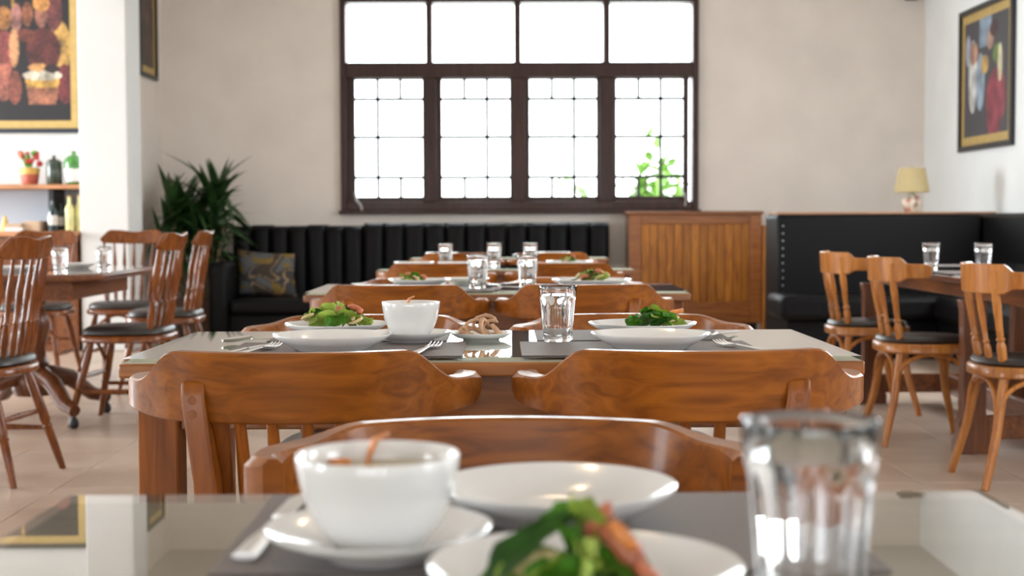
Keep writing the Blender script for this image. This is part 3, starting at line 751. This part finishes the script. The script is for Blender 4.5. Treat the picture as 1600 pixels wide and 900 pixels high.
# market scene on the alcove wall: units of the canvas below are photo-like, x to 0..106 within the right part
U = 11.29 / F
def market(u, v):
    x = 106 - (1 - u) * 106 * 2.0; y = 190 - v * 235      # x 106..-106, y 190 (bottom) .. -45
    nz = noise.noise(Vector((x * .06, y * .06, 1))) ; n2 = noise.noise(Vector((x * .2, y * .2, 4)))
    c = srgb(24, 21, 24)
    n3 = noise.noise(Vector((x * .5, y * .22, 9)))
    def sh(r, g, b): f = (.78 + .28 * nz + .22 * n2 + .2 * n3); return srgb(*[max(0, min(255, k * f)) for k in (r, g, b)])
    xm = x if x > -12 else -24 - x                        # a second pair of figures further along
    if blob(xm, y, 92, 80, 16, 40): c = sh(205, 160, 85)
    if blob(xm, y, 84, 25, 12, 30): c = sh(120, 62, 62)
    if blob(xm, y, 98, 135, 12, 30): c = sh(118, 48, 52)
    if blob(xm, y, 68, 84, 25, 34): c = sh(96, 42, 40)
    if blob(xm, y, 66, 32, 9, 18): c = sh(168, 110, 92)
    if blob(xm, y, 66, 14, 12, 12): c = sh(214, 150, 80)
    if blob(xm, y, 46, 30, 8, 18): c = sh(150, 90, 62)
    if blob(xm, y, 30, 35, 8, 22): c = sh(176, 120, 110)
    if blob(xm, y, 44, 62, 14, 10): c = sh(120, 60, 45)
    if blob(xm, y, 12, 36, 12, 18): c = sh(176, 118, 62)
    if blob(xm, y, 12, 85, 20, 30): c = sh(158, 74, 70)
    if blob(xm, y, 26, 80, 7, 30): c = sh(205, 150, 105)
    if blob(xm, y, 10, 130, 14, 30): c = sh(186, 110, 90)
    if blob(xm, y, 26, 140, 10, 26): c = sh(150, 82, 66)
    if 40 < xm < 92 and 122 < y < 165:
        hw = 25 - (y - 122) * .13
        if abs(xm - 66) < hw: c = sh(222, 170, 80) if y < 140 else sh(176, 112, 84)
    if blob(xm, y, 66, 122, 28, 8): c = sh(226, 214, 190)
    if blob(xm, y, 60, 110, 14, 6): c = sh(205, 150, 90)
    if blob(xm, y, 80, 112, 12, 6): c = sh(48, 34, 34)
    if 24 < xm < 28 and y < 20: c = sh(180, 140, 60)
    return c
xr = AX(127.5, 11.29, 100); zb_ = AZ(207.5, 11.29, 60)
Wp = 1.36; pic('market_painting', 'large painting of market women with baskets, gold mat and blue-black frame', (xr - Wp, 11.329, zb_), (1, 0, 0), (0, -1, 0), Wp, 1.42, .035, .062, market, n=(150, 130))
def saints(u, v):
    nz = noise.noise(Vector((u * 9, v * 9, 2))); f = 1 + .3 * nz
    c = srgb(66, 65, 70)  # washed-out greys carry the haze of the picture glass in the colours
    def sh(r, g, b): return srgb(*[max(0, min(255, k * f)) for k in (r, g, b)])
    if .35 < u < .62 and v > .75: c = sh(128, 145, 162)
    if blob(u, v, .20, .52, .10, .32): c = sh(190, 190, 185)
    if blob(u, v, .38, .46, .10, .25): c = sh(140, 156, 172)
    if blob(u, v, .22, .72, .09, .10): c = sh(165, 125, 105)
    if blob(u, v, .08, .76, .06, .14): c = sh(150, 150, 160)
    if blob(u, v, .60, .80, .07, .09): c = sh(170, 135, 118)
    if blob(u, v, .74, .30, .22, .24): c = sh(140, 58, 72)
    if blob(u, v, .70, .17, .16, .24): c = sh(132, 52, 66)
    if blob(u, v, .48, .60, .09, .08): c = sh(185, 150, 90)
    if blob(u, v, .76, .66, .10, .08): c = sh(100, 122, 66)
    if blob(u, v, .82, .58, .05, .16): c = sh(205, 195, 160)
    if blob(u, v, .68, .88, .10, .07): c = sh(70, 45, 50)
    return c
def RY(px): # depth where the column px meets the right wall
    return (RIGHT_X) * F / (px - 784)
ya, yb = RY(1502), RY(1586)
pic('figure_painting', 'framed painting of robed figures on the right wall', (RIGHT_X - .001, ya, AZ(239, ya, 1502)), (0, -1, 0), (-1, 0, 0), ya - yb, AZ(21, ya, 1502) - AZ(239, ya, 1502), .045, .07, saints, 'black')
def dim(u, v):
    n = noise.noise(Vector((u * 3, v * 6, 8))); return srgb(*[k * (1 + .4 * n) for k in (72, 56, 46)])
yL0, yL1 = 3.05 * F / (784 - 225.5), 3.05 * F / (784 - 247)
pic('narrow_painting', 'dim framed painting on the wall beside the white pillar', (-3.049, yL0 - .1, AZ(127, yL1, 245)), (0, 1, 0), (1, 0, 0), yL1 - yL0 + .1, .92, .035, .06, dim, 'black', (30, 30))

# ------------------------------------------------------------------ potted plant
pl = thing('potted_plant', 'tall dark green strap-leaved plant in the corner behind the pillar', 'plant', (-2.59, 12.17, 0))
la('planter', 'clay', pl, [(0, 0), (.15, 0), (.16, .02), (.2, .3), (.21, .34), (.19, .34), (.18, .31), (0, .30)], 32)
lm = [leaf_mesh('leaf', .50, .074, .35, 'plant', 7), leaf_mesh('leaf', .55, .068, .8, 'plant', 7), leaf_mesh('leaf', .42, .066, .12, 'plant', 7), leaf_mesh('leaf', .48, .072, 1.2, 'plant', 7)]
rnd = random.Random(3)
for hx, hy, hz, n in ((-.10, 0, 1.12, 36), (.10, .12, 1.20, 40), (.16, -.05, 1.05, 36), (0, -.12, .90, 34), (-.14, -.05, .90, 32), (.05, .05, .78, 20), (.16, .1, 1.22, 26), (-.12, -.1, .72, 20), (.15, -.1, .78, 24), (-.05, .05, 1.0, 26), (-.24, -.12, 1.02, 40), (-.27, -.2, .86, 36), (-.18, -.2, 1.12, 30), (.24, -.15, .95, 30)):
    tb('cane', 'cane', pl, [(hx * .3, hy * .3, .3), (hx * .7, hy * .7, hz * .6), (hx, hy, hz)], .016, 8)
    n = int(n * .69)
    for k in range(n):
        li = rnd.randrange(4); LL, DD = ((.50, .35), (.55, .8), (.42, .12), (.48, 1.2))[li]
        o = bpy.data.objects.new('leaf', lm[li]); COL.objects.link(o); o.parent = pl
        base_ = Vector((hx, hy, hz - rnd.uniform(0, .14))); o.location = base_
        el = rnd.uniform(-1.3, .1) if k > 3 else rnd.uniform(-1.5, -1.1)
        az = 2 * PI * k / n * 3 + rnd.uniform(-.3, .3); s = rnd.uniform(.7, 1.05); o.scale = (s, s, s)
        for _ in range(16):
            tip = base_ + Vector((math.cos(az), math.sin(az), 0)) * s * LL * (math.cos(el) - DD * math.sin(el))
            if -.38 < tip.x < .48 and -.5 < tip.y < .58: break
            az = rnd.uniform(0, 2 * PI); s *= .95; o.scale = (s, s, s)
        o.rotation_euler = (rnd.uniform(-.3, .3), el, az)

# ------------------------------------------------------------------ shelf and counter on the left
SHY = 11.0
sz = AZ(288, SHY, 60)
shf = thing('wall_shelf', 'wooden wall shelf holding a flower pot and jars', 'shelf', (0, 0, 0))
bx('plank', 'shelf', shf, -6.0, -3.235, SHY, 11.325, sz - .035, sz, .004)
bx('bracket', 'black', shf, AX(78, SHY) - .02, AX(78, SHY) + .02, SHY + .03, 11.32, .925, sz - .036, .003)
bx('back_panel', 'grey', shf, -6.0, AX(78, SHY) - .03, 11.30, 11.325, .925, sz - .036, .002)
cn = thing('service_counter', 'low service counter below the shelf at the left wall', 'counter', (0, 0, 0))
bx('counter_top', 'shelf', cn, -6.0, -3.235, 10.85, 11.325, .885, .92, .004)
bx('body', 'dark_table', cn, -5.98, -3.245, 10.9, 11.32, 0, .884, .004)
YS = 11.13
def sx_(px): return AX(px, YS, 280)
fp = thing('flower_pot', 'red and yellow flower pot with small red and white blooms on the shelf', 'flower pot', (sx_(47), YS, sz + .001))
la('pot', 'terracotta', fp, [(0, 0), (.055, 0), (.06, .01), (.072, .075), (.07, .08), (0, .08)], 28)
la('rim', 'yellow', fp, [(.066, .078), (.072, .08), (.078, .13), (.07, .13), (.066, .11), (0, .11)], 28)
for k in range(16):
    a = rnd.uniform(0, 6.28); r = rnd.uniform(.01, .085); h = rnd.uniform(.16, .25)
    p = Vector((r * math.cos(a), r * math.sin(a) * .6, h))
    st = tb('stem', 'lettuce', fp, [(p.x * .3, p.y * .3, .11), p], [.004, .003], 5)
    bm = bmesh.new(); bmesh.ops.create_icosphere(bm, subdivisions=2, radius=rnd.uniform(.014, .026))
    for v in bm.verts: v.co += v.co.normalized() * .006 * noise.noise(v.co * 90)
    obj('blossom', bm, rnd.choice(['red', 'red', 'china', 'salmon', 'lettuce']), st, loc=p)
bm = bmesh.new(); box(bm, -.03, .015, -.01, .01, .19, .26); obj('large_bloom', bm, 'red', fp, .012, loc=(.06, 0, 0))
jr = thing('lidded_jar', 'dark grey-green lidded canister on the shelf', 'jar', (sx_(85), YS, sz + .001))
la('body', 'jar', jr, [(0, 0), (.055, 0), (.06, .008), (.06, .15), (.055, .165), (0, .165)], 28)
la('lid', 'jar', jr, [(.062, .165), (.062, .172), (.045, .19), (.015, .2), (.01, .205), (.016, .214), (.012, .224), (0, .226)], 28)
gp = thing('lidded_jar', 'bright green lidded pot beside the white pillar', 'jar', (sx_(116), YS, sz + .001))
la('body', 'greenpot', gp, [(0, 0), (.05, 0), (.062, .02), (.072, .08), (.076, .13), (.074, .16), (0, .16)], 32)
la('lid', 'greenpot', gp, [(.078, .16), (.078, .168), (.065, .2), (.035, .222), (.014, .23), (.01, .236), (.018, .246), (.014, .258), (0, .26)], 32)
la('white_label', 'china', gp, [(.0635, .02), (.0735, .08), (.0765, .12), (.0735, .12), (.067, .06)], 32, fn=lambda r, z, t: r)
def bottle(label, px, mat, r, h, y):
    t = thing('bottle', label, 'bottle', (AX(px, y), y, .921))
    la('body', mat, t, [(0, 0), (r * .95, 0), (r, .01), (r, h * .62), (r * .9, h * .68), (r * .38, h * .8), (r * .36, h * .95), (0, h * .95)], 24)
    la('cap', 'black' if mat == 'bottle' else 'yellow', t, [(0, h * .95), (r * .42, h * .95), (r * .42, h), (0, h)], 16)
    if mat == 'bottle': la('paper_label', 'paper', t, [(r * 1.005, h * .2), (r * 1.012, h * .21), (r * 1.012, h * .5), (r * 1.005, h * .51)], 24)
    return t
bottle('dark teal bottle standing under the shelf beside the black bracket', 83, 'bottle', .038, .24, 11.03)
bottle('second dark teal bottle under the shelf, slightly shorter', 95, 'bottle', .036, .22, 11.12)
bottle('cream and yellow bottle under the shelf, tallest of the pale pair', 109, 'cream_bottle', .035, .27, 11.05)
bottle('yellow bottle under the shelf touching the white pillar', 124, 'cream_bottle', .035, .28, 11.1)
bk = tag(bx('storage_box', 'tan_box', None, AX(44, 11.1), AX(70, 11.1), 10.98, 11.2, .921, 1.0, .004), 'tan cardboard box on the counter under the shelf', 'box')
for k, (a, b, z, m, lb) in enumerate(((14, 42, .921, 'paper', 'white paper stack lowest on the counter'), (16, 40, .953, 'tan_box', 'tan folder lying on the white paper stack'))):
    tag(bx('paper_stack' if k == 0 else 'folder', m, None, AX(a, 11.05), AX(b, 11.05), 10.95, 11.18, z, z + .03, .003), lb, 'stationery')
tag(la('ornament_cone', 'yellow', None, [(0, 0), (.035, 0), (.03, .03), (.012, .11), (0, .13)], 20, (AX(8, 11.0), 11.0, .921)), 'small yellow cone ornament on the counter', 'ornament')

# ------------------------------------------------------------------ tableware
def plate(label, x, y, D, h=.03, z=TZ, group='white dinner plates'):
    r = D / 2
    p = la('plate', 'china', None, [(0, .007), (r * .52, .007), (r * .62, .010), (r * .8, h * .62), (r * .97, h * .97), (r, h), (r * 1.0, h - .003), (r * .8, h * .62 - .005), (r * .64, .004), (r * .6, 0), (r * .54, 0), (r * .52, .003), (0, .003)], 64, angle=70)
    p.location = (x, y, z); return tag(p, label, 'plate', group)
def saucer(label, x, y, D=.1625, z=TZ):
    r = D / 2
    p = la('saucer', 'china', None, [(0, .006), (r * .42, .006), (r * .46, .008), (r * .8, .015), (r * .98, .022), (r, .022), (r * .99, .019), (r * .7, .009), (r * .5, .002), (r * .48, 0), (r * .4, 0), (r * .38, .003), (0, .003)], 56, angle=70)
    p.location = (x, y, z); return tag(p, label, 'saucer', 'white saucers')
def soup_bowl(label, x, y, z, s=1.0):
    t = thing('soup_bowl', label, 'bowl', (x, y, z), 0, 'white soup bowls'); t.scale = (s, s, s)
    la('bowl', 'china', t, [(0, .004), (.024, .004), (.026, 0), (.031, 0), (.033, .004), (.045, .02), (.053, .04), (.0575, .065), (.0585, .0735), (.0575, .075), (.0560, .0735), (.0545, .062), (.050, .04), (.042, .022), (.03, .010), (0, .008)], 64, angle=60)
    la('soup', 'soup', t, [(0, .0605), (.030, .0605), (.0545, .060)], 48)
    la('soup_stain', 'stain', t, [(.0548, .0606), (.0556, .0665), (.0553, .0665), (.0545, .0606)], 48)
    for k in range(1):
        a = 2.2 + k * .5; bm = bmesh.new(); box(bm, -.008, .008, -.003, .003, -.002, .002)
        obj('garnish', bm, 'orange', t, .001, loc=(.036 * math.cos(a) - .01, .044 * math.sin(a), .0615 + .003 * (k % 2)), rot=(k, k * 2, k))
    bm = bmesh.new(); tube(bm, [(-.012, .040, .058), (-.006, .043, .078), (.004, .042, .083)], [.004, .006, .003], 7, .5); obj('garnish', bm, 'orange', t)
    return t
def tumbler(label, x, y, s=1.0, z=TZ, water=.82, proto=[]):
    if proto:
        return dup(proto[0], (x, y, z), 0.2, label, None, s)
    t = thing('water_glass', label, 'glass', (x, y, z), .2, 'water tumblers'); t.scale = (s, s, s)
    H, rb, rt_ = .112, .0285, .0385
    def ro(z): return rb + (rt_ - rb) * z / H
    def flute(r, z, a):
        if z < .006 or z > .088: return r
        k = min(1, (z - .006) / .01, (.088 - z) / .006)
        return r - .0022 * k * (abs(math.sin(a * 5)))
    zs = [0.0015, .006, .012, .03, .05, .07, .082, .088, .094, .104, .1105]
    prof = [(0, .001), (rb - .003, 0)] + [(ro(q), q) for q in zs] + [(rt_ - .0008, H), (rt_ - .0018, .111)]
    inner = [.1, .085, .06, .035, .016]
    def ri(q): return ro(q) - .0036
    prof += [(ri(q) + (.0012 if q > .09 else 0), q) for q in inner] + [(ri(.012) - .004, .0125), (0, .012)]
    la('tumbler', 'tumbler', t, prof, 80, fn=lambda r, z, a: flute(r, z, a) if abs(r - ro(z)) < .0008 else r, angle=60)
    wz = .112 * water
    la('water', 'water', t, [(0, .0118), (ri(.012) - .0042, .0122)] + [(ri(q) + .0003, q) for q in (.016, .035, .06, .085) if q < wz - .003] + [(ri(wz) + .0003, wz), (0, wz - .0004)], 64, angle=60)
    proto.append(t); return t
def placemat(label, x0, x1, y0, y1, z=TZ):
    o = bx('placemat', 'placemat', None, -(x1 - x0) / 2, (x1 - x0) / 2, -(y1 - y0) / 2, (y1 - y0) / 2, .0003, .0018, .0005)
    o.location = ((x0 + x1) / 2, (y0 + y1) / 2, z); return tag(o, label, 'placemat', 'grey-brown woven placemats')
CUT = {}
def cutlery(kind, label, x, y, rz, z=TZ + .002):
    if kind in CUT: return dup(CUT[kind], (x, y, z), rz, label)
    t = thing(kind, label, 'cutlery', (x, y, z), rz, 'steel cutlery')
    tb('handle', 'steel', t, [(0, -.10, .004), (0, -.06, .005), (0, 0, .006), (0, .025, .0065)], [.0095, .0085, .0045, .004], 10, .3)
    if kind == 'fork':
        bm = bmesh.new(); loft(bm, [[(-h, yy, zz), (h, yy, zz), (h, yy, zz + .002), (-h, yy, zz + .002)] for h, yy, zz in ((.004, .02, .006), (.011, .04, .004), (.0125, .055, .003))]); hd = obj('head', bm, 'steel', t)
        for k in range(4):
            xx = -.0105 + k * .007; tb('tine', 'steel', hd, [(xx, .053, .004), (xx, .075, .005), (xx, .095, .010)], [.0022, .0019, .001], 6)
    elif kind == 'knife':
        bm = bmesh.new(); loft(bm, [[(-.006, .02, .004), (.006, .02, .004), (.006, .02, .008), (-.006, .02, .008)], [(-.009, .05, .004), (.007, .05, .004), (.007, .05, .006), (-.009, .05, .0055)], [(-.009, .10, .004), (.007, .10, .004), (.007, .10, .006), (-.009, .10, .0055)], [(-.001, .13, .004), (.007, .13, .004), (.007, .13, .005), (-.001, .13, .005)]]); obj('blade', bm, 'steel', t)
    else:
        bm = bmesh.new(); rows_ = []
        for k in range(9):
            f = k / 8; yy = .025 + .06 * f; hw = .003 + .017 * math.sin(PI * min(1, .08 + .9 * f)) ** .7; zz = .006 + .004 * math.cos(PI * f) * .5
            rows_.append([(-hw, yy, zz + .004), (0, yy, zz - .003 * math.sin(PI * f)), (hw, yy, zz + .004), (0, yy, zz - .003 * math.sin(PI * f) - .0015)])
        loft(bm, rows_); obj('head', bm, 'steel', t, angle=60)
    CUT[kind] = t; return t
def crinkle(name, mat, parent, L, Wd, seed, loc, rot, curl=.5, rip=.25):
    bm = bmesh.new(); n, m = 10, 7; rows_ = []
    for i in range(n + 1):
        u = i / n; row = []
        for j in range(m + 1):
            v = -1 + 2 * j / m; wd = Wd * .5 * (math.sin(PI * (.1 + .86 * u)) ** .6)
            q = Vector((u * 4 + seed, v * 2.2, seed * 1.7)); nz = noise.noise(q)
            x = L * (u - .5); y = wd * v * (1 + .25 * noise.noise(q * 2)); z = curl * L * (.25 - (u - .5) ** 2) + rip * Wd * nz * (.3 + .7 * abs(v)) + .3 * Wd * v * v * .5
            row.append(bm.verts.new((x, y, z)))
        rows_.append(row)
    for a, b in zip(rows_, rows_[1:]):
        for j in range(m): bm.faces.new((a[j], a[j + 1], b[j + 1], b[j]))
    r = bmesh.ops.solidify(bm, geom=bm.faces[:], thickness=.0012)
    return obj(name, bm, mat, parent, loc=loc, rot=rot, angle=80)
def chunk(name, mat, parent, pts, rad, flat, loc=(0, 0, 0)):
    bm = bmesh.new(); tube(bm, pts, rad, 9, flat)
    for v in bm.verts: v.co += Vector((noise.noise(v.co * 60), noise.noise(v.co * 60 + Vector((3, 0, 0))), noise.noise(v.co * 60 + Vector((0, 7, 0))))) * .003
    return obj(name, bm, mat, parent, loc=loc, angle=80)
def salad(label, x, y, seed, s=1.0, pale=.5, prawns=5, z=TZ + .008, n=18, spread=.045):
    t = thing('salad', label, 'salad', (x, y, z), 0, 'salads on white plates'); t.scale = (s, s, s); g = random.Random(seed)
    for k in range(n):
        a = g.uniform(0, 6.28); r = spread * math.sqrt(g.random()); hh = (.034 * (1 - r / (spread * 1.3))) * g.uniform(.4, 1.1) + .01
        mt = 'lettuce_pale' if g.random() < pale else g.choice(['lettuce', 'lettuce', 'dark_leaf_food'])
        crinkle('lettuce_leaf', mt, t, g.uniform(.045, .07), g.uniform(.025, .042), g.uniform(0, 50), (r * math.cos(a), r * math.sin(a), hh), (g.uniform(-.7, .7), g.uniform(-.6, .6), g.uniform(0, 6.28)), g.uniform(.2, .6), .3)
    for k in range(prawns):
        a = g.uniform(-.9, .9) if k % 2 else g.uniform(0, 6.28); r = spread * .75 * g.uniform(.5, 1)
        c = Vector((r * math.cos(a), r * math.sin(a) - .006, .03 + g.uniform(-.008, .014))); b0 = g.uniform(0, 6.28)
        pts = [c + Vector((.016 * math.cos(b0 + q * .6), .010 * math.sin(b0 + q * .6), .008 * math.sin(b0 * 2 + q * .6))) for q in range(5)]
        chunk('prawn', 'salmon', t, pts, [.004, .0075, .008, .007, .003], .8)
    for k in range(6):
        a = g.uniform(0, 6.28); r = spread * g.uniform(.5, 1.05); b0 = g.uniform(0, 6.28); c = Vector((r * math.cos(a), r * math.sin(a), .016 + g.random() * .012))
        pts = [c + Vector((.014 * math.cos(b0 + q * .7), .014 * math.sin(b0 + q * .7), .003 * q)) for q in range(5)]
        chunk('noodle', 'noodle', t, pts, [.003, .004, .004, .004, .003], .7)
    return t

# ---- foreground table
placemat('grey-brown placemat under the soup bowl on the foreground table', -.20, .265, .955, 1.235)
saucer('white saucer under the large foreground soup bowl', -.0885, 1.005, z=TZ + .002)
soup_bowl('large white soup bowl in the foreground, olive soup inside', -.0885, 1.005, TZ + .009, 1.0).scale = (1.0, 1.0, .89)
plate('empty white plate behind the foreground soup bowl', .043, 1.128, .192, .029, TZ + .002)
plate('white plate with salad at the bottom edge of the picture', .0505, .866, .194, .03)
tumbler('large water glass in the foreground, out of focus', .1825, .838, 1.0)
tumbler.__defaults__[-1][0].scale = (1.07, 1.07, 1.09)
cutlery('knife', 'knife beside the saucer on the foreground table', -.176, 1.088, R(-3))
fs = thing('salad', 'large out-of-focus salad with pink prawns and pale stalks in the foreground', 'salad', (.045, .862, TZ + .008), 0, 'salads on white plates')
for L, Wd, sd, loc, rot, mt, cl in ((.085, .03, 3, (-.030, -.004, .032), (.3, -.75, .25), 'dark_leaf_food', .5), (.06, .03, 5, (.002, .0, .050), (.5, 1.1, 1.2), 'lettuce_pale', .3), (.06, .026, 8, (-.006, -.012, .030), (.4, 1.3, .9), 'lettuce', .3),
        (.055, .035, 11, (-.028, -.018, .022), (.2, -.5, .3), 'lettuce_pale', .4), (.05, .03, 14, (.030, -.016, .022), (.3, .5, -.4), 'lettuce', .4), (.05, .03, 17, (.018, .012, .034), (.3, .4, 2.2), 'lettuce', .4),
        (.05, .034, 23, (-.010, -.03, .020), (.4, .2, .2), 'lettuce', .4), (.05, .03, 29, (.024, -.03, .016), (.3, .3, 1), 'dark_leaf_food', .4), (.06, .03, 31, (-.036, .012, .018), (.1, -.3, .5), 'lettuce', .5), (.045, .03, 37, (-.003, .014, .052), (.2, -.4, .3), 'lettuce', .6), (.05, .03, 41, (.002, -.024, .034), (.9, .5, 1.4), 'lettuce_pale', .3)):
    crinkle('lettuce_leaf', mt, fs, L, Wd, sd, loc, rot, cl, .25)
chunk('prawn', 'salmon', fs, [(.008, .004, .045), (.013, .003, .056), (.018, .002, .064), (.020, .003, .070)], [.008, .010, .008, .003], .8)
chunk('prawn', 'salmon', fs, [(.016, 0, .052), (.026, -.003, .046), (.034, -.006, .036), (.042, -.01, .024)], [.008, .010, .010, .006], .8)
chunk('prawn', 'salmon', fs, [(-.05, .0, .020), (-.042, .002, .026), (-.032, .004, .030)], [.005, .008, .006], .8)
chunk('prawn', 'salmon', fs, [(.03, .008, .042), (.036, .004, .034), (.040, .0, .022)], [.006, .009, .006], .8)
chunk('prawn', 'orange', fs, [(.022, -.008, .058), (.028, -.010, .050), (.036, -.014, .040)], [.004, .007, .005], .8)
chunk('prawn', 'salmon', fs, [(.036, -.02, .030), (.046, -.022, .022), (.052, -.02, .012)], [.005, .008, .005], .8)
for pts in ([(-.04, -.012, .024), (-.028, -.014, .034), (-.012, -.015, .036)], [(-.045, -.02, .012), (-.03, -.022, .022), (-.015, -.022, .024)], [(.006, -.02, .05), (.007, -.024, .034), (.004, -.028, .018)]):
    chunk('cucumber_stick', 'noodle' if pts[0][0] < 0 else 'lettuce_pale', fs, pts, .0065, .8)

fs.scale = (.95, .95, .84)
# ---- second table (in focus)
y0 = T2Y[0]
placemat('placemat under the left near plate of the in-focus table', -.507, -.07, 2.512, 2.80)
placemat('placemat under the right near plate of the in-focus table', .035, .475, 2.512, 2.80)
placemat('placemat under the left salad plate of the in-focus table', -.47, -.11, 2.83, 3.095)
placemat('placemat under the right salad plate of the in-focus table', .07, .46, 2.83, 3.095)
plate('empty white plate on the near left placemat of the in-focus table', -.314, 2.625, .220, .031, TZ + .002)
plate('empty white plate on the near right placemat of the in-focus table', .275, 2.625, .220, .031, TZ + .002)
plate('white plate under the salad beside the in-focus soup bowl', -.345, 2.965, .216, .027, TZ + .002)
plate('white plate under the dark leafy salad beside the in-focus glass', .292, 2.945, .224, .027, TZ + .002)
saucer('white saucer under the in-focus soup bowl', -.180, 2.81, z=TZ + .0005)
soup_bowl('white soup bowl on the in-focus second table', -.180, 2.81, TZ + .007, .99)
la_p = plate('small white plate under the fried rings on the in-focus table', -.042, 2.865, .122, .016, TZ, 'small side plates')
fr_ = thing('fried_rings', 'heap of tan fried rings on a small plate beside the in-focus soup bowl', 'food', (-.040, 2.862, TZ + .012), 0)
gg = random.Random(5)
for cx, cy, cz, rr, tl, az, t0_ in ((-.012, 0, .012, .022, 1.2, .3, .4), (.006, -.006, .014, .020, 1.3, 1.2, 0), (.020, .004, .013, .019, 1.1, .2, .8), (.006, .012, .020, .024, 1.0, 0, .3), (-.026, -.004, .007, .018, .4, .6, 0), (.03, -.004, .009, .016, .8, 1.5, 1)):
    m = Matrix.Translation((cx, cy, cz)) @ Matrix.Rotation(az, 4, 'Z') @ Matrix.Rotation(tl, 4, 'X')
    bm = bmesh.new(); tube(bm, [m @ Vector((rr * math.cos(t0_ + k * .4), rr * .8 * math.sin(t0_ + k * .4), 0)) for k in range(13)], [.003] + [.0055] * 11 + [.003], 8, .6)
    for v in bm.verts: v.co += Vector([noise.noise(v.co * 90 + Vector((q, 0, 0))) for q in (0, 5, 9)]) * .002
    obj('ring', bm, 'ring', fr_, angle=80)
chunk('crumb', 'ring', fr_, [(-.05, .0, .0), (-.035, .002, .006), (-.02, .0, .012)], [.003, .005, .004], .7)
tumbler('faceted glass of water on the in-focus second table', .111, 2.815)
salad('green salad with pink prawns beside the in-focus soup bowl', -.352, 2.965, 11, 1.12, .6, 6, n=22, spread=.055)
sr = salad('small dark leafy salad with a brown crisp on the in-focus table', .315, 2.945, 23, 1.0, .15, 1, n=20, spread=.045)
chunk('bread_crisp', 'orange', sr, [(.022, .0, .030), (.04, .002, .040), (.062, .004, .044)], [.010, .013, .010], .5)
chunk('potato', 'noodle', sr, [(.03, -.012, .010), (.042, -.014, .014), (.052, -.012, .012)], [.008, .011, .008], .8)
cutlery('fork', 'fork at the left edge of the in-focus table', -.448, 2.60, R(-14))
cutlery('knife', 'knife lying beside the fork on the in-focus table', -.475, 2.585, R(-14))
cutlery('spoon', 'spoon between the plates at the left of the in-focus table', -.475, 2.83, R(120))
cutlery('fork', 'fork to the right of the near left plate on the in-focus table', -.140, 2.60, R(-10))
cutlery('fork', 'fork on the near right placemat of the in-focus table', .445, 2.62, R(20))
cutlery('spoon', 'spoon at the right end of the in-focus table', .44, 2.90, R(150))

# ---- third table
placemat('placemat under the left salad plate of the third table', -.47, -.03, 4.86, 5.16); placemat('placemat under the right salad plate of the third table', .06, .42, 4.86, 5.16)
plate('white plate under the salad on the left of the third table', -.30, 5.2, .23, .027, TZ + .002)
plate('white plate under the salad on the right of the third table', .325, 5.12, .29, .028, TZ + .002)
salad('small green salad on the left of the third table', -.32, 5.2, 31, .9, .5, 4, n=10)
salad('heaped salad with pink prawns on the right of the third table', .325, 5.12, 37, 1.1, .6, 6, n=12, spread=.05)
tumbler('water glass left of the pair on the third table', -.085, 5.06, 1.08); tumbler('water glass right of the pair on the third table', .093, 5.15, 1.04)
cutlery('fork', 'fork at the left end of the third table', -.46, 5.2, R(70)); cutlery('spoon', 'spoon beside the left glass of the third table', .01, 5.02, R(60))
plate('empty white plate near the left glass of the third table', -.13, 5.36, .17, .026, TZ)
# ---- fourth table
plate('white plate at the left end of the fourth table', -.46, 7.45, .21, .027); plate('white plate in the middle left of the fourth table', -.22, 7.40, .23, .027)
plate('white plate on the right of the fourth table', .36, 7.55, .25, .027)
salad('small salad on the right of the fourth table', .36, 7.55, 41, .9, .2, 3, n=8)
tumbler('water glass standing alone on the left of the fourth table', -.30, 7.62, 1.0 if False else 1.06)
tumbler('water glass in the middle of the fourth table', -.04, 7.62, 1.1); tumbler('water glass right of the middle on the fourth table', .155, 7.68, 1.08)
plate('white plate on the left of the farthest glass-topped table', -.4, 9.6, .23, .027); plate('white plate on the right of the farthest glass-topped table', .35, 9.62, .23, .027)
# ---- left and right tables
tumbler('water glass on the pedestal table beside the wavy-backed chair', AX(93, 6.85), 6.85, 1.1); tumbler('water glass on the pedestal table in front of the white pillar', AX(161, 7.2), 7.2, 1.05)
plate('white plate on the pedestal table between the two glasses', AX(118, 7.45), 7.45, .2, .027); plate('white plate at the left end of the pedestal table', AX(25, 7.0), 7.0, .22, .027)
tumbler('water glass on the trestle table, the one farther from the picture edge', AX(1455, 6.95), 6.95, 1.12); tumbler('water glass on the trestle table, closer to the picture edge', AX(1537, 6.75), 6.75, 1.12)
placemat('placemat at the corner of the trestle table beside the middle honey-wood chair', 1.95, 2.25, 6.2, 6.6); placemat('placemat at the far end of the trestle table', 2.1, 2.5, 7.2, 7.5)
